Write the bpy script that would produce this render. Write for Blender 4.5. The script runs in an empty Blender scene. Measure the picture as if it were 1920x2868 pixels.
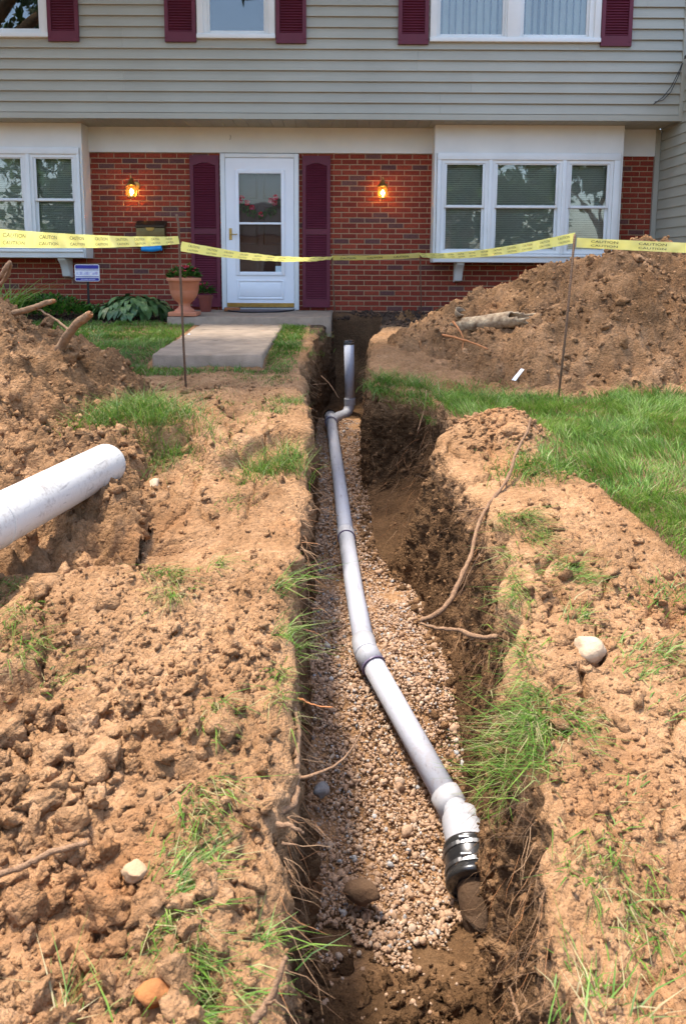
import bpy, math, random
import numpy as np
from mathutils import Vector, Matrix

random.seed(7)
RNG = np.random.default_rng(11)
scene = bpy.context.scene
COL = scene.collection
R = math.radians

# ------------------------------------------------------------------ camera
EYE = 1.6
TILT = R(8.0)
cam_d = bpy.data.cameras.new('camera')
cam = bpy.data.objects.new('camera', cam_d)
COL.objects.link(cam)
cam.location = (0, 0, EYE)
cam.rotation_euler = (R(90) - TILT, 0, 0)
cam.rotation_euler = (Matrix.Rotation(R(90) - TILT, 3, 'X') @ Matrix.Rotation(0.005, 3, 'Z')).to_euler()
cam_d.sensor_fit = 'VERTICAL'
cam_d.sensor_height = 24.0
cam_d.sensor_width = 16.07
cam_d.lens = 18.30
cam_d.shift_x = 0.0021
cam_d.shift_y = -0.1346
cam_d.clip_start = 0.05
cam_d.clip_end = 400
cam_d.dof.use_dof = True
cam_d.dof.focus_distance = 5.2
cam_d.dof.aperture_fstop = 5.0
scene.camera = cam

# ------------------------------------------------------------------ sky and sun
SUN_TO = Vector((-0.25, 0.13, 0.95)).normalized()
world = bpy.data.worlds.new('World')
scene.world = world
world.use_nodes = True
wn = world.node_tree
bg = wn.nodes['Background']
sky = wn.nodes.new('ShaderNodeTexSky')
sky.sky_type = 'NISHITA'
sky.sun_disc = False
sky.sun_elevation = math.asin(SUN_TO.z)
sky.sun_rotation = math.atan2(SUN_TO.x, SUN_TO.y)
sky.air_density = 1.0
sky.dust_density = 2.5
sky.ozone_density = 1.0
wn.links.new(sky.outputs[0], bg.inputs['Color'])
bg.inputs['Strength'].default_value = 0.15
sun_d = bpy.data.lights.new('sun', 'SUN')
sun_d.energy = 2.0
sun_d.angle = R(7.0)
sun_d.color = (1.0, 0.93, 0.82)
sun = bpy.data.objects.new('sun', sun_d)
COL.objects.link(sun)
sun.location = (-8, 3, 15)
sun.rotation_euler = (-SUN_TO).to_track_quat('-Z', 'Y').to_euler()
scene.view_settings.view_transform = 'Standard'
scene.view_settings.look = 'None'
scene.view_settings.gamma = 1.0
scene.view_settings.use_curve_mapping = False
scene.view_settings.exposure = 1.95
scene.render.engine = 'CYCLES'
scene.cycles.max_bounces = 6
scene.cycles.transparent_max_bounces = 12
scene.cycles.use_denoising = True

# ------------------------------------------------------------------ helpers
D_ = 1.2245
def ray(x, y):
    a = (x * D_ - 954.) / 2187.; b = -(y * D_ - 1048.) / 2187.
    return Vector((a, math.cos(TILT) + b * math.sin(TILT), -math.sin(TILT) + b * math.cos(TILT)))
def at(x, y, Y=None, z=None):
    """world point that stands at depth Y (or height z) along a sight line of the survey picture"""
    d = ray(x, y)
    k = Y / d.y if Y is not None else (z - EYE) / d.z
    return Vector((k * d.x, k * d.y, EYE + k * d.z))

ORG = {}
def place(o, parent=None, origin=(0, 0, 0)):
    COL.objects.link(o)
    origin = Vector(origin)
    if parent is not None:
        o.parent = parent
        o.location = origin - ORG[parent.name]
    else:
        o.location = origin
    ORG[o.name] = origin
    return o
def tag(o, label=None, cat=None, group=None, kind=None):
    if label: o['label'] = label
    if cat: o['category'] = cat
    if group: o['group'] = group
    if kind: o['kind'] = kind
    return o
def empty(name, origin, parent=None):
    o = bpy.data.objects.new(name, None)
    o.empty_display_size = 0.1
    return place(o, parent, origin)

class MB:
    """collects shapes in world coordinates, builds ONE mesh object"""
    def __init__(s):
        s.v = []; s.f = []; s.t = []; s.tone = 0.5
    def add(s, vs, fs):
        n = len(s.v); s.v += [tuple(q) for q in vs]
        for f in fs:
            s.f.append(tuple(i + n for i in f)); s.t.append(s.tone)
        return s
    def box(s, x0, x1, y0, y1, z0, z1):
        vs = [(x0,y0,z0),(x1,y0,z0),(x1,y1,z0),(x0,y1,z0),(x0,y0,z1),(x1,y0,z1),(x1,y1,z1),(x0,y1,z1)]
        return s.add(vs, [(0,3,2,1),(4,5,6,7),(0,1,5,4),(1,2,6,5),(2,3,7,6),(3,0,4,7)])
    def cbox(s, x0, x1, y0, y1, z0, z1, c=0.004):
        """box with its front (-Y) edges chamfered"""
        vs = [(x0,y1,z0),(x1,y1,z0),(x1,y1,z1),(x0,y1,z1),(x0,y0+c,z0),(x1,y0+c,z0),(x1,y0+c,z1),(x0,y0+c,z1),
              (x0+c,y0,z0+c),(x1-c,y0,z0+c),(x1-c,y0,z1-c),(x0+c,y0,z1-c)]
        return s.add(vs, [(8,9,10,11),(4,5,9,8),(5,6,10,9),(6,7,11,10),(7,4,8,11),(0,1,5,4),(1,2,6,5),(2,3,7,6),(3,0,4,7),(3,2,1,0)])
    def prism_x(s, prof, x0, x1):
        """profile [(y,z)...] extruded along x"""
        n = len(prof)
        vs = [(x0, p[0], p[1]) for p in prof] + [(x1, p[0], p[1]) for p in prof]
        fs = [(i, i + n, (i + 1) % n + n, (i + 1) % n) for i in range(n)]
        return s.add(vs, fs + [tuple(range(n)), tuple(range(2 * n - 1, n - 1, -1))])
    def prism_y(s, prof, y0, y1):
        n = len(prof)
        vs = [(p[0], y0, p[1]) for p in prof] + [(p[0], y1, p[1]) for p in prof]
        fs = [(i, (i + 1) % n, (i + 1) % n + n, i + n) for i in range(n)]
        return s.add(vs, fs + [tuple(range(n - 1, -1, -1)), tuple(range(n, 2 * n))])
    def tube(s, pts, radii, n=8, cap=True, hole=0.0):
        pts = [Vector(p) for p in pts]
        if not hasattr(radii, '__len__'): radii = [radii] * len(pts)
        vs = []; fs = []
        t0 = (pts[1] - pts[0]).normalized()
        ref = Vector((0, 0, 1)) if abs(t0.z) < 0.9 else Vector((1, 0, 0))
        u = t0.cross(ref).normalized()
        for i, p in enumerate(pts):
            if i == 0: t = pts[1] - pts[0]
            elif i == len(pts) - 1: t = pts[-1] - pts[-2]
            else: t = (pts[i + 1] - p).normalized() + (p - pts[i - 1]).normalized()
            t = t.normalized()
            u = (u - t * u.dot(t)).normalized(); w = t.cross(u)
            for k in range(n):
                a = 2 * math.pi * k / n
                vs.append(p + (u * math.cos(a) + w * math.sin(a)) * radii[i])
        for i in range(len(pts) - 1):
            for k in range(n):
                a = i * n + k; b = i * n + (k + 1) % n
                fs.append((a, b, b + n, a + n))
        if cap:
            fs.append(tuple(range(n - 1, -1, -1))); m = (len(pts) - 1) * n
            fs.append(tuple(range(m, m + n)))
        return s.add(vs, fs)
    def lathe(s, prof, c, n=24, axis=None):
        """profile [(r,z)...] turned about a vertical (or given) axis through c"""
        c = Vector(c); vs = []; fs = []
        if axis is None: q = Matrix.Identity(3)
        else: q = Vector((0, 0, 1)).rotation_difference(Vector(axis).normalized()).to_matrix()
        for r, z in prof:
            for k in range(n):
                a = 2 * math.pi * k / n
                vs.append(c + q @ Vector((r * math.cos(a), r * math.sin(a), z)))
        for i in range(len(prof) - 1):
            for k in range(n):
                a = i * n + k; b = i * n + (k + 1) % n
                fs.append((a, b, b + n, a + n))
        return s.add(vs, fs)
    def build(s, name, mat, parent=None, origin=None, smooth=False, bevel=0.0):
        if origin is None:
            origin = ORG[parent.name] if parent is not None else s.v[0]
        origin = Vector(origin)
        me = bpy.data.meshes.new(name)
        me.from_pydata([tuple(Vector(q) - origin) for q in s.v], [], s.f)
        if mat is not None: me.materials.append(mat)
        if len(set(s.t)) > 1 or (s.t and s.t[0] != 0.5):
            a = me.attributes.new('tone', 'FLOAT', 'FACE'); a.data.foreach_set('value', s.t)
        if smooth: me.shade_smooth()
        me.update()
        o = place(bpy.data.objects.new(name, me), parent, origin)
        if bevel:
            m = o.modifiers.new('bevel', 'BEVEL'); m.width = bevel; m.segments = 2; m.limit_method = 'ANGLE'
        if smooth == 'auto' or bevel:
            me.shade_smooth()
            for e in me.edges: pass
        return o

def np_mesh(name, V, F, mat, parent=None, origin=(0, 0, 0), smooth=True, pattr=None, fattr=None):
    """V (n,3) float, F (m,k) int -> one mesh object"""
    V = np.asarray(V, np.float32) - np.asarray(origin, np.float32)
    F = np.asarray(F, np.int32); m, k = F.shape
    me = bpy.data.meshes.new(name)
    me.vertices.add(len(V)); me.vertices.foreach_set('co', V.ravel())
    me.loops.add(m * k); me.loops.foreach_set('vertex_index', F.ravel())
    me.polygons.add(m); me.polygons.foreach_set('loop_start', np.arange(0, m * k, k, dtype=np.int32))
    me.update(calc_edges=True)
    if smooth: me.shade_smooth()
    for d, dom in ((pattr, 'POINT'), (fattr, 'FACE')):
        for nm, val in (d or {}).items():
            a = me.attributes.new(nm, 'FLOAT', dom); a.data.foreach_set('value', np.asarray(val, np.float32))
    if mat is not None: me.materials.append(mat)
    me.validate()
    return place(bpy.data.objects.new(name, me), parent, origin)

# ---- numpy noise
def _h(ix, iy, iz, s):
    n = ix * 374761393 + iy * 668265263 + (iz * 2147483647 + s * 974711)
    n = (n ^ (n >> 13)) * 1274126177
    n = n ^ (n >> 16)
    return (n & 0xFFFFFF).astype(np.float64) / 0xFFFFFF
def vnoise(x, y, z=None, s=0):
    ix, iy = np.floor(x), np.floor(y)
    fx, fy = x - ix, y - iy
    fx = fx * fx * fx * (fx * (fx * 6 - 15) + 10); fy = fy * fy * fy * (fy * (fy * 6 - 15) + 10)
    ix = ix.astype(np.int64); iy = iy.astype(np.int64)
    if z is None:
        o = np.int64(0)
        a = _h(ix, iy, o, s); b = _h(ix + 1, iy, o, s); c = _h(ix, iy + 1, o, s); d = _h(ix + 1, iy + 1, o, s)
        a = a + (b - a) * fx; c = c + (d - c) * fx
        return (a + (c - a) * fy) * 2 - 1
    iz = np.floor(z); fz = z - iz; fz = fz * fz * (3 - 2 * fz); iz = iz.astype(np.int64); r = 0
    for dz in (0, 1):
        a = _h(ix, iy, iz + dz, s); b = _h(ix + 1, iy, iz + dz, s); c = _h(ix, iy + 1, iz + dz, s); d = _h(ix + 1, iy + 1, iz + dz, s)
        a = a + (b - a) * fx; c = c + (d - c) * fx
        r = r + (fz if dz else 1 - fz) * (a + (c - a) * fy)
    return r * 2 - 1
def fbm(x, y, z=None, o=4, s=0, g=0.5):
    a = 1.0; t = 0; f = 1.0
    for i in range(o):
        t = t + a * vnoise(x * f, y * f, None if z is None else z * f, s + i * 17); a *= g; f *= 2.03
    return t
def worley(x, y, s=0):
    """2-D cells: returns F1, F2-F1, cell random"""
    ix, iy = np.floor(x).astype(np.int64), np.floor(y).astype(np.int64)
    f1 = np.full(x.shape, 9.0); f2 = f1.copy(); cid = np.zeros_like(f1)
    for dx in (-1, 0, 1):
        for dy in (-1, 0, 1):
            cx, cy = ix + dx, iy + dy
            n = cx * 374761393 + cy * 668265263 + s * 974711
            n = (n ^ (n >> 13)) * 1274126177; n = n ^ (n >> 16)
            hx = (n & 0xFFF) * (1 / 4096.); hy = ((n >> 12) & 0xFFF) * (1 / 4096.); hc = ((n >> 5) & 0x3FF) * (1 / 1023.)
            ax = cx + hx - x; ay = cy + hy - y; d = ax * ax + ay * ay
            near = d < f1
            f2 = np.where(near, f1, np.minimum(f2, d)); cid = np.where(near, hc, cid); f1 = np.where(near, d, f1)
    f1 = np.sqrt(f1); f2 = np.sqrt(f2)
    return f1, f2 - f1, cid
def sstep(a, b, x):
    t = np.clip((x - a) / (b - a), 0, 1); return t * t * (3 - 2 * t)

# ---- materials
def nodes_of(name):
    m = bpy.data.materials.new(name); m.use_nodes = True
    nt = m.node_tree; b = nt.nodes['Principled BSDF']
    return m, nt, b
def N(nt, kind, **kw):
    n = nt.nodes.new(kind)
    for k, v in kw.items():
        if k in n.inputs.keys() if isinstance(k, str) and hasattr(n.inputs, 'keys') else False: n.inputs[k].default_value = v
        else: setattr(n, k, v)
    return n
def ramp(nt, stops):
    n = nt.nodes.new('ShaderNodeValToRGB'); e = n.color_ramp.elements
    while len(e) < len(stops): e.new(0.5)
    for q, (p, c) in zip(e, stops):
        q.position = p; q.color = (c[0], c[1], c[2], 1)
    return n
def mix(nt, fac, a, b, mode='MIX'):
    n = nt.nodes.new('ShaderNodeMix'); n.data_type = 'RGBA'; n.blend_type = mode
    for sock, val in ((n.inputs[0], fac), (n.inputs[6], a), (n.inputs[7], b)):
        if hasattr(val, 'is_linked') or isinstance(val, bpy.types.NodeSocket): nt.links.new(val, sock)
        elif isinstance(val, (int, float)): sock.default_value = val
        else: sock.default_value = (val[0], val[1], val[2], 1)
    return n.outputs[2]
def noise(nt, scale, detail=4, rough=0.55, vec=None, dist=0.0):
    n = nt.nodes.new('ShaderNodeTexNoise'); n.inputs['Scale'].default_value = scale
    n.inputs['Detail'].default_value = detail; n.inputs['Roughness'].default_value = rough; n.inputs['Distortion'].default_value = dist
    if vec is None:
        g = nt.nodes.new('ShaderNodeNewGeometry'); vec = g.outputs['Position']
    nt.links.new(vec, n.inputs['Vector'])
    return n.outputs[0]
def attr(nt, name):
    n = nt.nodes.new('ShaderNodeAttribute'); n.attribute_name = name
    return n.outputs['Fac']
def bump(nt, b, h, dist, strength=1.0):
    n = nt.nodes.new('ShaderNodeBump'); n.inputs['Distance'].default_value = dist; n.inputs['Strength'].default_value = strength
    nt.links.new(h, n.inputs['Height']); nt.links.new(n.outputs[0], b.inputs['Normal'])
    return n
def simple(name, c0, c1=None, rough=0.6, scale=8.0, spec=0.4, metal=0.0, bmp=0.0, bscale=None, detail=4):
    """two-tone noise paint with optional fine relief"""
    m, nt, b = nodes_of(name)
    c1 = c1 or tuple(v * 0.8 for v in c0)
    r = ramp(nt, [(0.3, c0), (0.7, c1)])
    nt.links.new(noise(nt, scale, detail), r.inputs[0]); nt.links.new(r.outputs[0], b.inputs['Base Color'])
    b.inputs['Roughness'].default_value = rough; b.inputs['Metallic'].default_value = metal
    b.inputs['Specular IOR Level'].default_value = spec
    if bmp: bump(nt, b, noise(nt, bscale or scale * 5, 5), bmp)
    return m
def tonemat(name, stops, rough=0.8, scale=30., amount=0.25, bmp=0.0, bscale=60., spec=0.3, attrname='tone', trans=0.0):
    """colour picked per piece by the 'tone' attribute, mottled by noise"""
    m, nt, b = nodes_of(name)
    r = ramp(nt, stops); nt.links.new(attr(nt, attrname), r.inputs[0])
    nz = noise(nt, scale, 4)
    r2 = ramp(nt, [(0.3, (1 - amount,) * 3), (0.7, (1 + amount * 0.4,) * 3)]); nt.links.new(nz, r2.inputs[0])
    c = mix(nt, 1.0, r.outputs[0], r2.outputs[0], 'MULTIPLY')
    nt.links.new(c, b.inputs['Base Color']); b.inputs['Roughness'].default_value = rough
    b.inputs['Specular IOR Level'].default_value = spec
    if bmp: bump(nt, b, noise(nt, bscale, 5), bmp)
    if trans:
        t = nt.nodes.new('ShaderNodeBsdfTranslucent'); nt.links.new(c, t.inputs['Color'])
        mx = nt.nodes.new('ShaderNodeMixShader'); mx.inputs[0].default_value = trans
        nt.links.new(b.outputs[0], mx.inputs[1]); nt.links.new(t.outputs[0], mx.inputs[2])
        nt.links.new(mx.outputs[0], nt.nodes['Material Output'].inputs[0])
    return m
# ================================================================== TERRAIN
def soil_material():
    m, nt, b = nodes_of('clay_soil')
    big = noise(nt, 1.7, 5, 0.6); mid = noise(nt, 9, 5, 0.6); fine = noise(nt, 60, 5, 0.7)
    dry = ramp(nt, [(0.25, (0.258, 0.142, 0.066)), (0.5, (0.375, 0.217, 0.109)), (0.8, (0.51, 0.325, 0.190))])
    m1 = nt.nodes.new('ShaderNodeMath'); m1.operation = 'MULTIPLY_ADD'; nt.links.new(mid, m1.inputs[0]); m1.inputs[1].default_value = 0.55
    m2 = nt.nodes.new('ShaderNodeMath'); m2.operation = 'MULTIPLY'; nt.links.new(fine, m2.inputs[0]); m2.inputs[1].default_value = 0.45
    nt.links.new(m2.outputs[0], m1.inputs[2]); nt.links.new(m1.outputs[0], dry.inputs[0])
    rust = ramp(nt, [(0.56, (0, 0, 0)), (0.72, (1, 1, 1))]); nt.links.new(big, rust.inputs[0])
    c = mix(nt, rust.outputs[0], dry.outputs[0], (0.34, 0.165, 0.07))
    n0 = nt.nodes.new('ShaderNodeMath'); n0.operation = 'MULTIPLY'; n0.inputs[1].default_value = 0.5
    # mix(rust) at half strength
    c = mix(nt, 0.75, dry.outputs[0], c)
    pale = ramp(nt, [(0.38, (.78, .74, .70)), (0.64, (1.12, 1.12, 1.14))]); nt.links.new(noise(nt, 2.6, 6, .65), pale.inputs[0]); c = mix(nt, 1.0, c, pale.outputs[0], 'MULTIPLY')
    moist = ramp(nt, [(0.3, (0.060, 0.031, 0.014)), (0.7, (0.135, 0.075, 0.035))]); nt.links.new(m1.outputs[0], moist.inputs[0])
    wet = attr(nt, 'wet')
    c = mix(nt, wet, c, moist.outputs[0])
    loam = ramp(nt, [(0.35, (0.042, 0.029, 0.020)), (0.7, (0.115, 0.082, 0.057))]); nt.links.new(fine, loam.inputs[0])
    c = mix(nt, attr(nt, 'loam'), c, loam.outputs[0])
    def vor(scale):
        v = nt.nodes.new('ShaderNodeTexVoronoi'); v.inputs['Scale'].default_value = scale; v.inputs['Randomness'].default_value = 1.0
        g = nt.nodes.new('ShaderNodeNewGeometry'); w = nt.nodes.new('ShaderNodeVectorMath'); w.operation = 'MULTIPLY_ADD'
        nz = nt.nodes.new('ShaderNodeTexNoise'); nz.inputs['Scale'].default_value = scale * .7; nt.links.new(g.outputs['Position'], nz.inputs['Vector'])
        nt.links.new(nz.outputs['Color'], w.inputs[0]); w.inputs[1].default_value = (.8 / scale,) * 3; nt.links.new(g.outputs['Position'], w.inputs[2]); nt.links.new(w.outputs[0], v.inputs['Vector'])
        return v
    v1, v2 = vor(55), vor(140)
    sep = nt.nodes.new('ShaderNodeSeparateColor'); nt.links.new(v1.outputs['Color'], sep.inputs[0])
    tn = ramp(nt, [(0, (.80, .78, .76)), (1, (1.12, 1.10, 1.08))]); nt.links.new(sep.outputs[0], tn.inputs[0])
    c = mix(nt, 1.0, c, tn.outputs[0], 'MULTIPLY')
    nt.links.new(c, b.inputs['Base Color']); b.inputs['Roughness'].default_value = 0.95
    b.inputs['Specular IOR Level'].default_value = 0.12
    h = nt.nodes.new('ShaderNodeMath'); h.operation = 'ADD'
    h2 = nt.nodes.new('ShaderNodeMath'); h2.operation = 'MULTIPLY'; h2.inputs[1].default_value = 0.35
    f2 = noise(nt, 150, 6, 0.7); nt.links.new(f2, h2.inputs[0])
    nt.links.new(noise(nt, 45, 6, 0.65), h.inputs[0]); nt.links.new(h2.outputs[0], h.inputs[1])
    def madd(x, k, y):
        q = nt.nodes.new('ShaderNodeMath'); q.operation = 'MULTIPLY_ADD'; nt.links.new(x, q.inputs[0]); q.inputs[1].default_value = k; nt.links.new(y, q.inputs[2]); return q.outputs[0]
    hh = madd(v1.outputs['Distance'], -.62, madd(v2.outputs['Distance'], -.30, h.outputs[0]))
    bump(nt, b, hh, 0.016, 1.0)
    return m
SOIL = soil_material()

_by = [-80, -3, 0, 1.2, 2.0, 2.6, 3.3, 4.5, 5.9, 6.5, 7.0, 8.0, 9.2, 10.0, 80]
_bz = [-.30, .05, .14, .20, .23, .28, .38, .50, .62, .71, .80, .865, .94, .975, .975]
def base_z(Y): return np.interp(Y, _by, _bz)
_lipL = ([-3, 1.2, 1.98, 2.6, 3.7, 4.4, 5, 6, 6.6, 7.8, 8.6, 9.3, 9.9], [-.13, -.14, -.145, -.18, -.19, -.20, -.24, -.32, -.34, -.29, -.2, -.12, -.12])
_flL = ([-3, 1.2, 2.1, 2.8, 3.6, 5, 6.5, 8, 9.3], [-.10, -.105, -.12, -.15, -.19, -.22, -.28, -.25, -.1])
_lipR = ([-3, 1.2, 1.45, 2.05, 2.6, 3.3, 4.0, 4.52, 4.72, 4.84, 5.3, 5.8, 5.96, 6.13, 6.3, 7.2, 8.0, 8.8, 9.4, 9.9], [.42, .45, .47, .54, .62, .72, .70, .60, .60, .72, .74, .72, .69, .27, .25, .26, .32, .48, .55, .5])
_flR = ([-3, 1.2, 1.7, 2.46, 3.0, 3.46, 4.4, 4.9, 5.15, 6.0, 7, 8, 9.3], [.33, .36, .42, .50, .53, .54, .46, .22, .19, .20, .23, .26, .3])
_flz = ([-3, 1.0, 1.5, 1.9, 2.25, 2.6, 3.0, 3.6, 5.0, 6.5, 7.6, 8.3, 9.0, 9.4], [-.34, -.38, -.46, -.57, -.66, -.69, -.62, -.38, -.29, -.18, -.10, 0.0, .02, .1])
def trench(Y):
    return [np.interp(Y, *q) for q in (_lipL, _flL, _lipR, _flR, _flz)]
def blob(X, Y, x, y, rx, ry): return np.exp(-(((X - x) / rx) ** 2 + ((Y - y) / ry) ** 2))
def left_z(X, Y):
    z = base_z(Y)
    # churned hump beside the trench, hollow behind it, sod blocks with broken edges
    z = z + 0.19 * blob(X, Y, -.80, 2.72, .60, .40) + .05 * blob(X, Y, -.35, 2.9, .22, .35)
    z = z - 0.09 * blob(X, Y, -1.10, 3.45, .7, .33) - .03 * blob(X, Y, -.5, 3.6, .4, .4)
    edge = 4.25 + .16 * np.sin(X * 5.1 + 1.2) + .10 * np.sin(X * 13.) + .35 * sstep(-.75, -.5, X)
    z = z - .03 + (.09 + .06 * (1 - sstep(-.85, -.65, X))) * sstep(edge - .035, edge + .05, Y) * (1 - sstep(5.4, 6.2, Y))
    z = z + .05 * blob(X, Y, -1.05, 4.55, .42, .3)
    edge2 = 5.0 + .1 * np.sin(X * 9)
    z = z + .05 * sstep(edge2 - .03, edge2 + .06, Y) * (1 - sstep(5.6, 6.4, Y)) * sstep(-1.0, -.7, X)
    z = z + .06 * blob(X, Y, -.55, 1.95, .4, .35) - .04 * blob(X, Y, -1.0, 1.5, .35, .3)
    # sags towards the lip
    return z
def right_z(X, Y):
    z = base_z(Y)
    z = z + .17 * blob(X, Y, 1.02, 4.72, .22, .26) + .05 * blob(X, Y, .75, 4.6, .2, .22)
    z = z - .03 * blob(X, Y, .9, 5.2, .3, .2)
    z = z + .05 * blob(X, Y, 1.0, 3.4, .45, .3) + .05 * blob(X, Y, 1.1, 2.3, .6, .4)
    z = z - .05 * blob(X, Y, .75, 1.5, .3, .5)
    z = z + .07 * blob(X, Y, .4, 6.7, .3, .5)
    return z
def lawn_mask(X, Y):
    """1 where turf grows"""
    w = .18 * fbm(X * 1.3, Y * 1.3, o=3, s=3)
    L = sstep(6.35, 6.6, Y + w * .8) * (1 - sstep(9.05, 9.2, Y + w * .3)) * sstep(-.3, -.5, X)
    walk = (X > -1.68) & (X < -.66) & (Y > 6.6)
    L = np.where(walk, 0, L)
    # right lawn: bounded by a broken line from the trench lip to the corner of the yard
    line = np.interp(X, [.6, .95, 1.15, 1.3, 1.42, 1.5, 2.0, 4], [5.5, 5.2, 4.3, 3.95, 3.35, 2.95, 2.3, 1.5])
    Rm = sstep(-.05, .12, Y - line + w * .6) * (1 - sstep(5.72, 5.95, Y + w * .5)) * sstep(.68, .82, X)
    Rm = Rm * (1 - np.clip(1.6 * blob(X, Y, 1.0, 4.75, .30, .30), 0, 1))
    far = ((np.abs(X) > 6) | (Y < -2)) * 1.0
    return np.clip(L + Rm + far, 0, 1)
def loam_mask(X, Y):
    w = .25 * fbm(X * 1.9, Y * 1.9, o=3, s=31)
    bed = sstep(9.0, 9.2, Y + w * .3) * (X < -.1)
    dk = sstep(8.0, 8.8, Y + w) * (X > -.35) * (1 - sstep(1.5, 2.6, X + w))
    return np.clip(bed + dk, 0, 1)
def clods(X, Y, amp_big):
    """relief of crumbled clay: rounded cells in three sizes with cracks between them"""
    wx = X + .03 * fbm(X * 6, Y * 6, o=2, s=41); wy = Y + .03 * fbm(X * 6 + 9, Y * 6, o=2, s=42)
    f1, e1, c1 = worley(wx * 9, wy * 9, 1)
    f2, e2, c2 = worley(wx * 23, wy * 23, 2)
    f3, e3, c3 = worley(wx * 52, wy * 52, 3)
    big = amp_big * (.046 * np.minimum(e1 * 5.0, 1) ** .8 * (.25 + .75 * c1) - .012)
    mid = .022 * np.minimum(e2 * 4.0, 1) * (.2 + .8 * c2)
    sml = .011 * np.minimum(e3 * 3.0, 1) * (.2 + .8 * c3)
    patch = sstep(-.35, .35, fbm(X * 1.6, Y * 1.6, o=3, s=51))
    return big * (.25 + .75 * patch) + (mid + sml) * (.15 + .85 * patch)
def bank_relief(X, Y, side):
    lw = np.maximum(lawn_mask(X, Y), sstep(9, 9.3, Y))
    near = 1 - sstep(1.75, 2.5, Y)
    amp = np.where(side < 0, .40 + 1.1 * near * sstep(-.15, -.45, X), .45 + .15 * near)
    r = .05 * fbm(X * 1.3, Y * 1.3, o=4, s=61) * (1 - sstep(5.8, 6.6, Y)) + .012 * fbm(X * 7, Y * 7, o=3, s=66)
    wx = X + .09 * fbm(X * 3, Y * 3, o=3, s=81); wy = Y + .09 * fbm(X * 3, Y * 3 + 7, o=3, s=82)
    _, e, _c = worley(wx * 4.6, wy * 3.0, 83)
    gate = sstep(-.1, .3, fbm(X * 1.7 + 4, Y * 1.7, o=2, s=84)) * (1 - sstep(4.2, 5.2, Y))
    r = r - .075 * np.exp(-(e / .045) ** 2) * gate
    calm = np.where(side < 0, 1 - .55 * sstep(2.7, 3.3, Y), 1 - .35 * sstep(2.9, 3.6, Y))
    return (r + clods(X, Y, amp) * calm) * (1 - .85 * lw) * np.where((np.abs(X) > 6) | (Y < .2) | (Y > 9.95), 0, 1)
def ground_at(X, Y):
    X = np.atleast_1d(np.asarray(X, float)); Y = np.atleast_1d(np.asarray(Y, float))
    z = np.where(X < .1, left_z(X, Y), right_z(X, Y))
    return z + bank_relief(X, Y, np.where(X < .1, -1, 1))

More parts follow.
